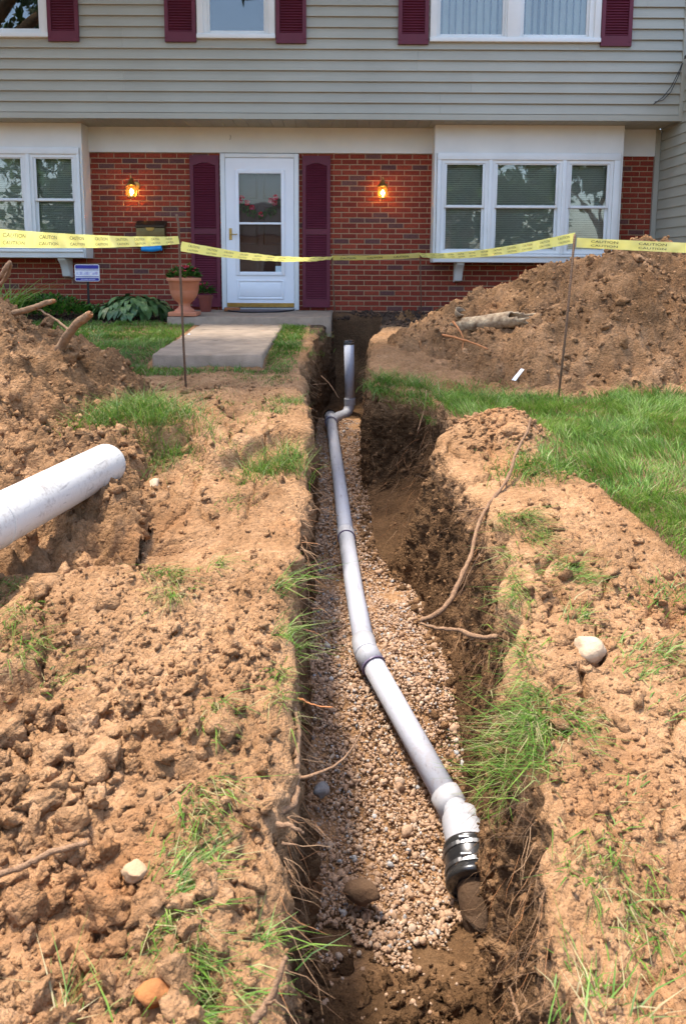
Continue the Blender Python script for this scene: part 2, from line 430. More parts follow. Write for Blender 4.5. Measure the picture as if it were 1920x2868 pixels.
WALLS = []
def build_ground():
    ys = [.75]
    while ys[-1] < 9.75:
        q = ys[-1]; ys.append(q + .0062 * (1 + .52 * (q - .75)) * (.24 if 5.93 < q < 6.16 else .5 if 4.68 < q < 4.88 else 1.0))
    ys = np.array([-80, -40, -20, -10, -6, -4, -2.5, -1.6, -1, -.5, 0, .3, .5, .65] + ys + [9.85, 9.95, 10.05, 10.2, 10.6, 11.5, 13, 17, 25, 45, 90])
    d = [0.0]
    while d[-1] < 4.6: d.append(d[-1] + .0075 * (1 + .9 * d[-1]))
    d = np.array(d + [5, 5.6, 6.5, 8, 11, 17, 28, 50, 90])
    NW, NF = 58, 16
    lipL, flL, lipR, flR, flz = trench(ys)
    open_ = sstep(-1.2, -.9, ys) * (1 - sstep(9.35, 9.85, ys))      # trench fades out at both ends
    nS = len(ys)
    Yc = ys[:, None]
    # left bank, from far to lip
    XL = lipL[:, None] - d[::-1][None, :]
    XR = lipR[:, None] + d[None, :]
    jag = .030 * fbm(ys * 2.2, ys * 0 + 3, o=4, s=71) + .014 * fbm(ys * 11, ys * 0 + 3, o=3, s=73); jag2 = .035 * fbm(ys * 2.0, ys * 0 + 8, o=4, s=72) + .022 * fbm(ys * 10, ys * 0 + 8, o=3, s=74)
    fall = np.exp(-d / .25)
    XL = XL + (jag * open_)[:, None] * fall[::-1][None, :]
    XR = XR + (jag2 * open_)[:, None] * fall[None, :]
    YL = np.broadcast_to(Yc, XL.shape); YR = np.broadcast_to(Yc, XR.shape)
    ZL = left_z(XL, YL) + bank_relief(XL, YL, -np.ones_like(XL))
    ZR = right_z(XR, YR) + bank_relief(XR, YR, np.ones_like(XR))
    # rounded, crumbling lips
    ZL = ZL - (.022 * np.exp(-d / .02))[::-1][None, :] * open_[:, None]
    ZR = ZR - (.03 * np.exp(-d / .03))[None, :] * open_[:, None]
    def wall(Xlip, Zlip, Xfl, Zfl, sgn, seed, pw):
        s = (np.arange(1, NW + 1) / (NW + 1))[None, :]
        X = Xlip[:, None] + (Xfl - Xlip)[:, None] * s ** np.asarray(pw)
        Z = Zlip[:, None] + (Zfl - Zlip)[:, None] * s
        tx = np.gradient(np.convolve(np.pad(Xlip, 4, 'edge'), np.ones(9) / 9, 'valid'), ys); ty = 1 / np.sqrt(1 + tx * tx); tx = tx * ty
        arc = np.concatenate([[0], np.cumsum(np.hypot(np.diff(ys), np.diff(Xlip)))])
        Yw = np.broadcast_to(arc[:, None], X.shape)
        # torn soil: vertical spade marks, clods, undercut strata
        n = .030 * fbm(Yw * 3.2, Z * 1.2, o=4, s=seed) + .018 * fbm(Yw * 14, Z * 4, o=3, s=seed + 3)
        n = n + .026 * (1 - 2 * np.abs(vnoise(Yw * 7.5, Z * .9, s=seed + 21))) + .016 * fbm(Yw * 30, Z * 26, o=3, s=seed + 25)
        n = n - .012 * sstep(.35, .7, vnoise(Yw * 3.1, Z * 5.5, s=seed + 31))
        f1, e1, c1 = worley(Yw * 17 + fbm(Yw * 9, Z * 9, o=2, s=seed + 9) * .4, Z * 13, seed)
        n = n + .018 * np.minimum(e1 * 2.2, 1) * c1
        f1, e1, c1 = worley(Yw * 40, Z * 36, seed + 1)
        n = n + .012 * np.minimum(e1 * 2.2, 1) * c1
        n = n * (np.sin(np.pi * np.clip(s, .02, .98)) ** .35) * open_[:, None]
        X = X + sgn * n * ty[:, None]; Yo = Yc - sgn * n * tx[:, None]
        return X, Yo, Z
    zf = flz * open_ + base_z(ys) * (1 - open_)
    XWL, YWL, ZWL = wall(XL[:, -1], ZL[:, -1], flL, zf, 1, 101, 1.3)
    XWR, YWR, ZWR = wall(XR[:, 0], ZR[:, 0], flR, zf, -1, 131, (1.5 + 3.0 * sstep(4.6, 4.9, ys) * (1 - sstep(6.0, 6.4, ys)))[:, None])
    t = (np.arange(NF) / (NF - 1))[None, :]
    XF = flL[:, None] + (flR - flL)[:, None] * t
    YF = np.broadcast_to(Yc, XF.shape)
    soilend = 1 - sstep(2.05, 2.3, YF)
    ZF = zf[:, None] + .11 * sstep(.36, .52, XF) * np.exp(-((YF - 1.98) / .26) ** 2) + (.05 * fbm(XF * 5, YF * 5, o=4, s=91) * soilend + .012 * fbm(XF * 9, YF * 9, o=3, s=92)) * open_[:, None]
    WALLS.append((XWL, YWL, ZWL)); WALLS.append((XWR, YWR, ZWR))
    X = np.concatenate([XL, XWL, XF, XWR[:, ::-1], XR], 1)
    Y = np.concatenate([YL, YWL, YF, YWR[:, ::-1], YR], 1)
    Z = np.concatenate([ZL, ZWL, ZF, ZWR[:, ::-1], ZR], 1)
    nC = X.shape[1]
    # moisture: freshly cut subsoil is damp, the turned surface has dried
    wl = np.concatenate([np.zeros_like(XL), np.broadcast_to(sstep(.02, .30, np.arange(NW) / NW)[None, :], XWL.shape), np.where((YF > 2.52) & (YF < 8.15), .05, 1.0) * np.ones_like(XF),
                         np.broadcast_to(sstep(.02, .30, np.arange(NW) / NW)[None, ::-1], XWR.shape), np.zeros_like(XR)], 1)
    wl = np.clip(wl * (.95 + .4 * fbm(Y * 2.2, Z * 3, X * 2, o=3, s=93)), 0, 1)
    wl = np.maximum(wl, .22 * sstep(.05, .5, fbm(X * 1.1, Y * 1.1, o=3, s=95)) * (np.abs(X) < 6))
    loam = loam_mask(X, Y); c0 = XL.shape[1] + 6; loam[:, c0:c0 + 2 * NW + NF - 12] *= .25
    lw = lawn_mask(X, Y)
    loam = np.clip(np.maximum(loam, lw * .55), 0, 1)
    i = np.arange(nS - 1)[:, None] * nC + np.arange(nC - 1)[None, :]
    i = i.ravel()
    F = np.stack([i, i + 1, i + 1 + nC, i + nC], 1)
    V = np.stack([X.ravel(), Y.ravel(), Z.ravel()], 1)
    o = np_mesh('ground', V, F, SOIL, pattr={'wet': wl.ravel(), 'loam': loam.ravel()})
    tag(o, kind='structure')
    return o
GROUND = build_ground()

# ---- spoil heaps
def cone(X, Y, x, y, top, slope, rx=1.0, ry=1.0, flat=.15):
    r = np.hypot((X - x) / rx, (Y - y) / ry)
    return top - slope * (np.sqrt(r * r + flat * flat) - flat)
def heap(name, fz, x0, x1, y0, y1, n, label, seed):
    xs = np.linspace(x0, x1, n); ys = np.linspace(y0, y1, n)
    X, Y = np.meshgrid(xs, ys)
    g = ground_at(X.ravel(), Y.ravel()).reshape(X.shape)
    Z = fz(X, Y)
    hgt = np.clip(Z - g, 0, 1)
    Z = Z + .08 * fbm(X * 1.5, Y * 1.5, o=4, s=seed) + .07 * fbm(X * 5, Y * 5, o=5, s=seed + 2, g=.62) + .9 * clods(X * .8, Y * .8, 1.1)
    Z = g + (Z - g) * sstep(-.02, .10, Z - g) - .07 * (1 - sstep(-.03, .05, Z - g))
    keep = Z > g - .06
    i = (np.arange(n - 1)[:, None] * n + np.arange(n - 1)[None, :]).ravel()
    F = np.stack([i, i + 1, i + 1 + n, i + n], 1)
    k = keep.ravel(); F = F[k[F].any(1)]
    used = np.unique(F); re = np.zeros(n * n, int); re[used] = np.arange(len(used))
    V = np.stack([X.ravel(), Y.ravel(), Z.ravel()], 1)[used]
    wet = np.clip(.48 + .5 * fbm(X * 2.1, Y * 2.1, Z * 2.1, o=4, s=seed + 7), .1, .75).ravel()[used]
    o = np_mesh(name, V, re[F], SOIL, origin=(float((x0 + x1) / 2), float((y0 + y1) / 2), float(g.mean())), pattr={'wet': wet, 'loam': wet * 0})
    tag(o, label, 'dirt pile', 'heaps of dug earth')
    def sample(px, py):
        a = np.clip((np.asarray(px) - x0) / (x1 - x0) * (n - 1), 0, n - 2).astype(int); b = np.clip((np.asarray(py) - y0) / (y1 - y0) * (n - 1), 0, n - 2).astype(int)
        return Z[b, a]
    return o, sample
def f_right(X, Y):
    z = cone(X, Y, 2.85, 7.85, 1.78, .62, 1.25, .95, .28)
    z = np.maximum(z, cone(X, Y, 4.6, 6.9, 1.38, .55, 1.0, .85, .3))
    z = np.maximum(z, cone(X, Y, 2.35, 7.2, 1.36, .5, 1.1, .8, .3))
    z = np.maximum(z, cone(X, Y, 1.3, 7.5, .98, .38, 1.5, .9, .3))
    z = np.maximum(z, cone(X, Y, 1.5, 9.5, 1.10, .35, 1.2, .7, .3))
    return z
def f_left(X, Y):
    z = cone(X, Y, -3.25, 5.2, 1.74, .66, 1.0, .85, .3)
    z = np.maximum(z, cone(X, Y, -2.45, 5.15, 1.02, .60, .9, .7, .2))
    z = np.maximum(z, cone(X, Y, -2.35, 4.35, .80, .34, 1.0, .75, .3))
    return z
HEAP_R, heap_r = heap('spoil_heap', f_right, .45, 5.6, 5.3, 10.0, 330, 'tall heap of dug brown earth against the right bay window', 201)
HEAP_L, heap_l = heap('spoil_heap', f_left, -4.6, -.9, 3.0, 6.9, 300, 'heap of dug brown earth with cut roots at left edge, beside lawn', 231)
def surf_z(x, y):
    z = float((left_z if x < .1 else right_z)(np.float64(x), np.float64(y))) + .01
    if .45 < x < 5.6 and 5.3 < y < 10: z = max(z, float(heap_r(x, y)))
    if -4.6 < x < -.9 and 3.0 < y < 6.9: z = max(z, float(heap_l(x, y)))
    return z
# ================================================================== HOUSE
WHITE = simple('white_trim', (.74, .76, .74), (.66, .68, .66), rough=.45, scale=3, bmp=.0015, bscale=40)
CREAM = simple('cream_panel', (.70, .70, .65), (.62, .62, .58), rough=.6, scale=2.2, bmp=.001, bscale=30)
MAROON = simple('maroon_vinyl', (.125, .016, .032), (.10, .013, .027), rough=.5, scale=4, spec=.35)
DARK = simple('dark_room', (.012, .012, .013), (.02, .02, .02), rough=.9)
BLINDM = simple('blind_vinyl', (.80, .80, .75), (.72, .73, .69), rough=.6, scale=5)
BRASS = simple('brass', (.55, .37, .11), (.40, .25, .07), rough=.32, scale=12, metal=1.0)
def siding_mat():
    m, nt, b = nodes_of('grey_siding')
    r = ramp(nt, [(.3, (.325, .315, .255)), (.7, (.365, .355, .29))]); nt.links.new(noise(nt, 1.3, 5), r.inputs[0])
    oi = nt.nodes.new('ShaderNodeObjectInfo'); r2 = ramp(nt, [(0, (.95, .95, .95)), (1, (1.03, 1.03, 1.03))]); nt.links.new(oi.outputs['Random'], r2.inputs[0])
    nt.links.new(mix(nt, 1.0, r.outputs[0], r2.outputs[0], 'MULTIPLY'), b.inputs['Base Color'])
    b.inputs['Roughness'].default_value = .5; b.inputs['Specular IOR Level'].default_value = .35
    mp = nt.nodes.new('ShaderNodeMapping'); mp.inputs['Scale'].default_value = (4, 60, 60)
    g = nt.nodes.new('ShaderNodeNewGeometry'); nt.links.new(g.outputs['Position'], mp.inputs[0])
    bump(nt, b, noise(nt, 1.0, 4, vec=mp.outputs[0]), .0025)
    return m
SIDING = siding_mat()
def glass_mat():
    m, nt, b = nodes_of('window_glass')
    nt.nodes.remove(b)
    t = nt.nodes.new('ShaderNodeBsdfTransparent'); t.inputs[0].default_value = (.92, .95, .93, 1)
    g = nt.nodes.new('ShaderNodeBsdfGlossy'); g.inputs['Roughness'].default_value = .015
    lw = nt.nodes.new('ShaderNodeFresnel'); lw.inputs[0].default_value = 1.95
    bp = nt.nodes.new('ShaderNodeBump'); bp.inputs['Distance'].default_value = .0012; nt.links.new(noise(nt, 2.2, 2), bp.inputs['Height'])
    nt.links.new(bp.outputs[0], g.inputs['Normal'])
    mx = nt.nodes.new('ShaderNodeMixShader'); nt.links.new(lw.outputs[0], mx.inputs[0])
    nt.links.new(t.outputs[0], mx.inputs[1]); nt.links.new(g.outputs[0], mx.inputs[2])
    nt.links.new(mx.outputs[0], nt.nodes['Material Output'].inputs[0])
    return m
GLASS = glass_mat()
DOORGLASS = GLASS.copy(); DOORGLASS.name = 'door_glass'
for n_ in DOORGLASS.node_tree.nodes:
    if n_.type == 'FRESNEL': n_.inputs[0].default_value = 1.5
BRICK = tonemat('red_brick', [(0, (.20, .030, .016)), (.35, (.25, .038, .018)), (.7, (.29, .050, .024)), (.86, (.22, .034, .019)), (.90, (.12, .045, .04)), (1, (.15, .06, .05))], rough=.85, scale=45, amount=.35, bmp=.004, bscale=160)
MORTAR = simple('mortar', (.44, .31, .185), (.35, .24, .145), rough=.95, scale=60, spec=.1, bmp=.004, bscale=120)

HOUSE = tag(empty('house', (0, 10.4, .95)), 'two storey house with red brick ground floor and grey siding above', 'house')

# ---- brick wall
wall = MB()
ZB0, ZB1 = .55, 3.03
wall.box(-6.2, -1.572, 10.412, 10.62, ZB0, ZB1); wall.box(-.558, 4.06, 10.412, 10.62, ZB0, ZB1)
BW = wall.build('brick_wall', MORTAR, HOUSE)
CH, BL = .0677, .2032
hidden = [(-6.3, -3.262, 1.70, 3.2), (-1.572, -.558, 0, 3.1), (1.18, 3.52, 1.66, 3.2), (-1.96, -1.585, 1.05, 2.98), (-.505, -.15, 1.05, 2.98)]
allb = []
nrow = int((ZB1 - .60) / CH)
for r in range(nrow):
    z0 = ZB1 - .012 - (r + 1) * CH
    off = (BL / 2 if r % 2 else 0)
    x = -6.2 - off
    while x < 4.06:
        a, b_ = x + .0055, x + BL - .0055
        x += BL
        segs = [(a, b_)]
        # cut at the door opening and the wall ends
        out = []
        for (p, q) in segs:
            p, q = max(p, -6.2), min(q, 4.058)
            if q - p < .02: continue
            if q > -1.572 and p < -.558:
                if p < -1.572: out.append((p, -1.574))
                if q > -.558: out.append((-.556, q))
            else: out.append((p, q))
        for (p, q) in out:
            if q - p < .02: continue
            allb.append((p, q, z0 + .0060, z0 + CH - .0060))
def bh(b):
    cx, cz = (b[0] + b[1]) / 2, (b[2] + b[3]) / 2
    return any(h[0] < b[0] + .01 and b[1] - .01 < h[1] and h[2] < b[2] and b[3] < h[3] for h in hidden)
vis = [b for b in allb if not bh(b)]
full = [b for b in vis if abs(b[1] - b[0] - BL + .011) < .002 and -3.2 < b[0] < 1.15 and b[2] > 1.02]
full.sort(key=lambda b: abs((b[0] + b[1]) / 2 - .45) if b[0] > -.55 else abs((b[0] + b[1]) / 2 + 2.5))
solo = full[:300]; ss = set(solo)
variants = []
for k in range(24):
    mb = MB(); mb.tone = k / 23.; w, h = BL - .011, CH - .012
    j = lambda: random.uniform(-.0012, .0012)
    mb.cbox(-w / 2 + j(), w / 2 + j(), -.008 + j(), .02, -h / 2 + j(), h / 2 + j(), .0035)
    me = bpy.data.meshes.new('brick'); me.from_pydata(mb.v, [], mb.f); me.materials.append(BRICK)
    a = me.attributes.new('tone', 'FLOAT', 'FACE'); a.data.foreach_set('value', mb.t); variants.append(me)
def pick_tone():
    return random.randrange(0, 20) if random.random() < .9 else random.randrange(20, 24)
for b in solo:
    o = bpy.data.objects.new('brick', variants[pick_tone()])
    place(o, BW, ((b[0] + b[1]) / 2, 10.412, (b[2] + b[3]) / 2))
mb = MB()
for b in vis:
    if b in ss: continue
    mb.tone = pick_tone() / 23.
    j = random.uniform(-.0015, .0015)
    mb.cbox(b[0], b[1], 10.404 + j, 10.432, b[2], b[3], .0035)
tag(mb.build('bricks', BRICK, BW), kind='stuff')

# ---- upper storey siding
EX = .1235
YS = 9.78
def board(parent, x0, x1, z0, z1, name='siding_board', y=YS):
    m = MB(); m.prism_x([(y - .010, z0), (y - .008, z0 - .003), (y + .030, z0 + .004), (y + .030, z1 + .012), (y + .0195, z1 + .012)][::-1], x0, x1)
    return m.build(name, SIDING, parent)
SW = MB()
SW.box(-6.2, 4.07, YS + .032, 10.38, 3.36, 4.20).box(-6.2, 4.07, YS + .032, 10.38, 5.62, 6.1)
for a, b in ((-6.2, -4.62), (-3.56, -1.66), (-.87, 1.10), (3.0, 4.07)): SW.box(a, b, YS + .032, 10.2, 4.20, 5.62)
SWO = SW.build('upper_wall', SIDING, HOUSE)
W_UP = [(-4.62, -3.50), (-1.728, -.803), (1.04, 3.062)]
seams = {0: [-3.05, 1.0], 1: [-2.85, -.0], 2: [2.75], 3: [-2.2, 1.2], 4: [-1.95, 1.0], 5: [-1.3, 3.5]}
row = 0; z = 3.409
st = MB(); st.prism_x([(YS - .012, 3.335), (YS - .012, 3.40), (YS + .02, 3.41), (YS + .03, 3.335)], -6.2, 4.075)
st.build('starter_strip', SIDING, HOUSE)
while z < 5.95:
    xs = [-6.2] + sorted({0: [-2.82, 1.18], 1: [-2.62, 1.55], 2: [.9], 3: [-2.62, 2.82], 4: [-1.9, 1.0], 5: [-1.72, 3.6]}.get(row // 2, [random.uniform(-3, 3)])) + [4.06]
    cuts = W_UP if z > 4.22 and z < 5.6 else []
    for a, b in zip(xs[:-1], xs[1:]):
        spans = [(a + .0008, b - .0008)]
        for (p, q) in cuts:
            ns = []
            for (u, v) in spans:
                if q <= u or p >= v: ns.append((u, v)); continue
                if u < p: ns.append((u, p + .01))
                if v > q: ns.append((q - .01, v))
            spans = ns
        for (u, v) in spans:
            if v - u > .02: board(SWO, u, v, z, z + EX)
    z += EX; row += 1
cb = MB(); cb.box(4.06, 4.125, YS - .016, YS + .055, 3.333, 6.1)
cb.build('corner_post', SIDING, HOUSE, bevel=.004)
# soffit, each panel with its groove
so = MB(); so.box(-6.2, 4.08, YS + .03, 10.40, 3.352, 3.375)
SOF = so.build('soffit', CREAM, HOUSE)
me = None; x = -6.2; PW = .152
while x < 4.0:
    x1 = min(x + PW, 4.075)
    if me is None or x1 - x < PW - .001:
        m = MB(); m.box(x + .003, x1 - .003, YS + .006, 10.40, 3.338, 3.351); o = m.build('soffit_panel', SIDING, SOF, origin=(x, YS, 3.34)); 
        if me is None: me = o.data
    else: place(bpy.data.objects.new('soffit_panel', me), SOF, (x, YS, 3.34))
    x += PW
for fa, fb, fz in ((-3.262, 1.165, 3.022), (3.53, 4.05, 3.0)):
    fr = MB(); fr.box(fa, fb, 10.372, 10.40, fz, 3.337); fr.build('frieze_board', CREAM, HOUSE)
hk = MB(); hk.tube([(-1.435, 10.371, 3.24), (-1.43, 10.34, 3.235), (-1.425, 10.325, 3.21), (-1.428, 10.32, 3.185), (-1.437, 10.325, 3.178)], .003, 6)
hk.build('wire_hook', DARK, HOUSE)
# roof above (out of frame, shades the wall)
ROOFM = simple('roof_shingle', (.05, .045, .04), (.08, .07, .06), rough=.9, scale=30, bmp=.01)
rf = MB(); rf.prism_x([(9.40, 6.0), (9.40, 6.12), (13.6, 8.6), (17.9, 6.12), (17.9, 6.0), (13.6, 8.4)], -6.6, 4.5)
rf.build('roof', ROOFM, HOUSE)
bk = MB(); bk.box(-6.2, 4.06, 17.3, 17.5, .5, 6.0).box(-6.25, -6.2, 9.8, 17.5, .5, 6.6).box(4.06, 4.1, 10.62, 17.5, .5, 6.0)
bk.build('rear_wall', SIDING, HOUSE)

# ---- shutters
def louver_mesh(w):
    m = MB(); m.prism_x([(-.012, -.013), (-.015, -.011), (.004, .013), (.008, .012)], -w / 2, w / 2)
    me = bpy.data.meshes.new('louver'); me.from_pydata(m.v, [], m.f); me.materials.append(MAROON); return me
LV = {}
def shutter(x0, x1, z0, z1, y, mid=None, arch=False):
    m = MB(); w = .045; ft = y - .034
    m.box(x0, x0 + w, ft, y, z0, z1); m.box(x1 - w, x1, ft, y, z0, z1)
    zb = z0 + .115
    m.box(x0 + w, x1 - w, ft + .001, y, z0, zb)
    zt = z1 - .09
    if arch:
        n = 10; pr = [(x1 - w, z1), (x0 + w, z1), (x0 + w, zt - .03)] + [(x0 + w + (x1 - x0 - 2 * w) * (.12 + .76 * k / n), zt - .028 + .030 * math.sin(math.pi * k / n)) for k in range(n + 1)] + [(x1 - w, zt - .03)]
        m.prism_y(pr, ft + .001, y)
    else: m.box(x0 + w, x1 - w, ft + .001, y, zt, z1)
    if mid: m.box(x0 + w, x1 - w, ft + .001, y, mid - .035, mid + .035)
    m.box(x0 + w, x1 - w, y - .006, y - .001, zb, zt)
    for sx in (x0 + .022, x1 - .022):
        for sz in (z0 + .05, z1 - .05): m.lathe([(0, .006), (.006, .005), (.008, 0)], (sx, ft - .0, sz), 8, axis=(0, -1, 0))
    S = m.build('shutter', MAROON, HOUSE, origin=(x0, y, z0))
    k = round(x1 - x0, 3)
    if k not in LV: LV[k] = louver_mesh(x1 - x0 - 2 * w)
    z = zb + .018
    while z < zt - .012:
        if not (mid and mid - .05 < z < mid + .05):
            place(bpy.data.objects.new('louver', LV[k]), S, ((x0 + x1) / 2, y - .016, z))
        z += .0305
    return S
shutter(-1.965, -1.590, 1.035, 2.985, 10.398, mid=2.02, arch=True)
shutter(-.510, -.148, 1.035, 2.985, 10.398, mid=2.02, arch=True)
for a, b, zb in ((-3.497, -3.130, 4.215), (-2.110, -1.740, 4.215), (-.790, -.430, 4.205), (.660, 1.020, 4.20), (3.066, 3.432, 4.19)):
    shutter(a, b, zb, 5.62, YS - .004, mid=4.95)

# ---- windows
def blind_h(mb, x0, x1, z0, z1, y, pitch=.0235):
    z = z0
    while z < z1:
        mb.prism_x([(y - .006, z - .0105), (y - .001, z + .001), (y + .006, z + .0105), (y + .007, z + .0100), (y + .0005, z + .001), (y - .005, z - .0105)], x0, x1); z += pitch
def blind_v(mb, x0, x1, z0, z1, y):
    x = x0 + .02
    while x < x1:
        a = R(random.uniform(28, 48)); dx, dy = .045 * math.cos(a), .045 * math.sin(a)
        mb.add([(x - dx, y - dy, z0), (x + dx, y + dy, z0), (x + dx, y + dy, z1), (x - dx, y - dy, z1)], [(0, 1, 2, 3)]); x += .083
def frame_ring(m, x0, x1, z0, z1, w, y0, y1):
    m.box(x0, x0 + w, y0, y1, z0, z1); m.box(x1 - w, x1, y0, y1, z0, z1)
    m.box(x0 + w, x1 - w, y0, y1, z0, z0 + w); m.box(x0 + w, x1 - w, y0, y1, z1 - w, z1)
def sash_pair(parent, x0, x1, z0, z1, zr, y, blind):
    """double hung pair of sashes: glass edges x0..x1, z0..z1, meeting rail at zr"""
    s = .034
    m = MB(); frame_ring(m, x0 - s, x1 + s, zr - .018, z1 + s, s, y, y + .03); S = m.build('sash', WHITE, parent, origin=(x0, y, zr), bevel=.004)
    g = MB(); g.box(x0 - .004, x1 + .004, y + .012, y + .016, zr + .012, z1 + .004); g.build('pane', GLASS, S)
    m = MB(); frame_ring(m, x0 - s, x1 + s, z0 - s, zr + .012, s, y + .032, y + .06); S = m.build('sash', WHITE, parent, origin=(x0, y, z0), bevel=.004)
    g = MB(); g.box(x0 - .004, x1 + .004, y + .044, y + .048, z0 - .004, zr - .018); g.build('pane', GLASS, S)
    b = MB()
    if blind == 'h': blind_h(b, x0 - .03, x1 + .03, z0 - .02, z1 + .02, y + .11)
    elif blind == 'v': blind_v(b, x0 - .03, x1 + .03, z0 - .1, z1, y + .13)
    if blind: tag(b.build('blind', BLINDM, parent, origin=(x0, y + .1, z0)), kind='stuff')
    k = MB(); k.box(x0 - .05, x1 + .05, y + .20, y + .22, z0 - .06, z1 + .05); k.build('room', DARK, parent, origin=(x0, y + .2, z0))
# upper windows
for (a, b, panes, zf, zg, bl) in ((-4.62, -3.50, [(-4.50, -3.618)], 4.264, 4.37, None), (-1.728, -.803, [(-1.580, -.938)], 4.262, 4.358, None), (1.04, 3.062, [(1.163, 1.902), (2.157, 2.90)], 4.236, 4.33, 'v')):
    m = MB(); t = .075
    m.box(a, a + t, YS - .03, YS + .06, zf, 5.60); m.box(b - t, b, YS - .03, YS + .06, zf, 5.60)
    m.box(a + t, b - t, YS - .031, YS + .06, 5.52, 5.60); m.box(a - .004, b + .004, YS - .042, YS + .06, zf - .004, zf + .045)
    if len(panes) > 1: m.box(panes[0][1] + .05, panes[1][0] - .05, YS - .024, YS + .06, zf + .045, 5.52)
    WO = m.build('window', WHITE, HOUSE, origin=(a, YS, zf), bevel=.003)
    for p in panes:
        sash_pair(WO, p[0], p[1], zg, 5.45, 4.95, YS - .012, bl)
        f = MB(); f.box(a + t if p is panes[0] else p[0] - .055, p[0] - .03, YS - .004, YS + .05, zf + .045, 5.52)
        f.box(p[1] + .03, b - t if p is panes[-1] else p[1] + .055, YS - .004, YS + .05, zf + .045, 5.52)
        f.box(p[0] - .03, p[1] + .03, YS - .008, YS + .05, zf + .045, zg - .032); f.build('jamb', WHITE, WO)
# bay windows
def bay(x0, x1, zb, panes, ztop, zg0, zg1, zr, brackets):
    Y0 = 10.10
    m = MB()
    m.box(x0, x1, Y0, 10.40, ztop, 3.336)
    m.box(x0, x0 + .03, Y0 + .001, 10.40, zb + .03, ztop); m.box(x1 - .03, x1, Y0 + .001, 10.40, zb + .03, ztop)
    m.box(x0 + .002, x1 - .002, Y0 + .002, 10.40, zb, zb + .03)
    B = m.build('bay_window', CREAM, HOUSE, origin=(x0, Y0, zb))
    t = MB(); xa, xb = x0 + .035, x1 - .035
    zs = zb + .115
    t.box(xa, xb, Y0 - .024, Y0 + .03, ztop - .075, ztop + .008)
    t.box(xa, panes[0][0] - .075, Y0 - .022, Y0 + .03, zs, ztop - .075); t.box(panes[-1][1] + .075, xb, Y0 - .022, Y0 + .03, zs, ztop - .075)
    for p, q in zip(panes[:-1], panes[1:]): t.box(p[1] + .072, q[0] - .072, Y0 - .020, Y0 + .06, zs, ztop - .075)
    t.build('casing', WHITE, B, bevel=.004)
    sl = MB(); sl.prism_x([(Y0 + .03, zs), (Y0 - .05, zs - .012), (Y0 - .05, zs - .04), (Y0 - .026, zs - .042), (Y0 - .026, zb + .004), (Y0 + .03, zb + .004)][::-1], xa - .02, xb + .02)
    sl.build('sill', WHITE, B, bevel=.003)
    for p in panes:
        f = MB(); frame_ring(f, p[0] - .072, p[1] + .072, zs + .001, ztop - .076, .04, Y0 - .004, Y0 + .06); f.build('jamb', WHITE, B, origin=(p[0], Y0, zs))
        f = MB(); f.box(p[0] - .032, p[1] + .032, Y0 + .002, Y0 + .06, zs + .041, zg0 - .034); f.box(p[0] - .032, p[1] + .032, Y0 + .002, Y0 + .06, zg1 + .034, ztop - .116); f.build('filler', WHITE, B, origin=(p[0], Y0, zs))
        sash_pair(B, p[0], p[1], zg0, zg1, zr, Y0 + .008, 'h')
    for bx in brackets:
        k = MB(); pr = [(Y0 + .01, zb), (Y0 + .02, zb - .03), (Y0 + .085, zb - .07), (Y0 + .14, zb - .15), (Y0 + .17, zb - .235), (Y0 + .24, zb - .255), (10.399, zb - .255), (10.399, zb)]
        k.prism_x(pr, bx - .05, bx + .05); k.build('bracket', CREAM, B, origin=(bx, Y0, zb), bevel=.006)
    return B
bay(1.165, 3.530, 1.632, [(1.324, 1.775), (1.964, 2.703), (2.897, 3.343)], 2.985, 1.805, 2.853, 2.338, (1.525, 3.17))
bay(-5.70, -3.262, 1.665, [(-5.32, -4.87), (-4.50, -4.046), (-3.853, -3.404)], 3.03, 1.845, 2.90, 2.396, (-3.585, -5.3))

# ---- storm door
dfm = MB()
dfm.box(-1.572, -1.510, 10.355, 10.47, 1.0, 3.012); dfm.box(-.617, -.558, 10.355, 10.47, 1.0, 3.012); dfm.box(-1.510, -.617, 10.357, 10.47, 2.958, 3.012)
dfm.build('door_frame', WHITE, HOUSE, bevel=.005)
th = MB(); th.box(-1.53, -.60, 10.33, 10.47, .992, 1.026); th.build('threshold', simple('aluminium', (.55, .55, .55), rough=.4, metal=.8), HOUSE)
DW = simple('door_enamel', (.80, .82, .84), (.74, .76, .78), rough=.35, scale=2)
m = MB(); y0, y1 = 10.362, 10.398
gx0, gx1, gz0, gz1 = -1.345, -.775, 1.484, 2.772
m.box(-1.506, gx0, y0, y1, 1.034, 2.952); m.box(gx1, -.621, y0, y1, 1.034, 2.952)
m.box(gx0, gx1, y0, y1, gz1, 2.952); m.box(gx0, gx1, y0, y1, 1.034, gz0)
DOOR = m.build('storm_door', DW, HOUSE, origin=(-1.06, y0, 1.034))
m = MB(); frame_ring(m, gx0 - .038, gx1 + .038, gz0 - .035, gz1 + .035, .05, y0 - .014, y0 + .01); m.build('glazing_frame', DW, DOOR, bevel=.006)
m = MB(); m.box(gx0, gx1, y0 - .008, y1, 2.112, 2.138); m.build('glazing_bar', DW, DOOR, bevel=.003)
for za, zb in ((gz0, 2.112), (2.138, gz1)):
    m = MB(); m.box(gx0, gx1, y0 + .012, y0 + .016, za, zb); m.build('pane', DOORGLASS, DOOR)
m = MB(); frame_ring(m, -1.372, -.750, 1.138, 1.392, .022, y0 - .010, y0 + .005); m.box(-1.33, -.79, y0 - .006, y0 + .005, 1.175, 1.355); m.build('lower_panel', DW, DOOR, bevel=.005)
m = MB(); m.box(-1.505, -.622, y0 - .006, y0 - .0005, 1.036, 1.090); m.build('kick_plate', BRASS, DOOR)
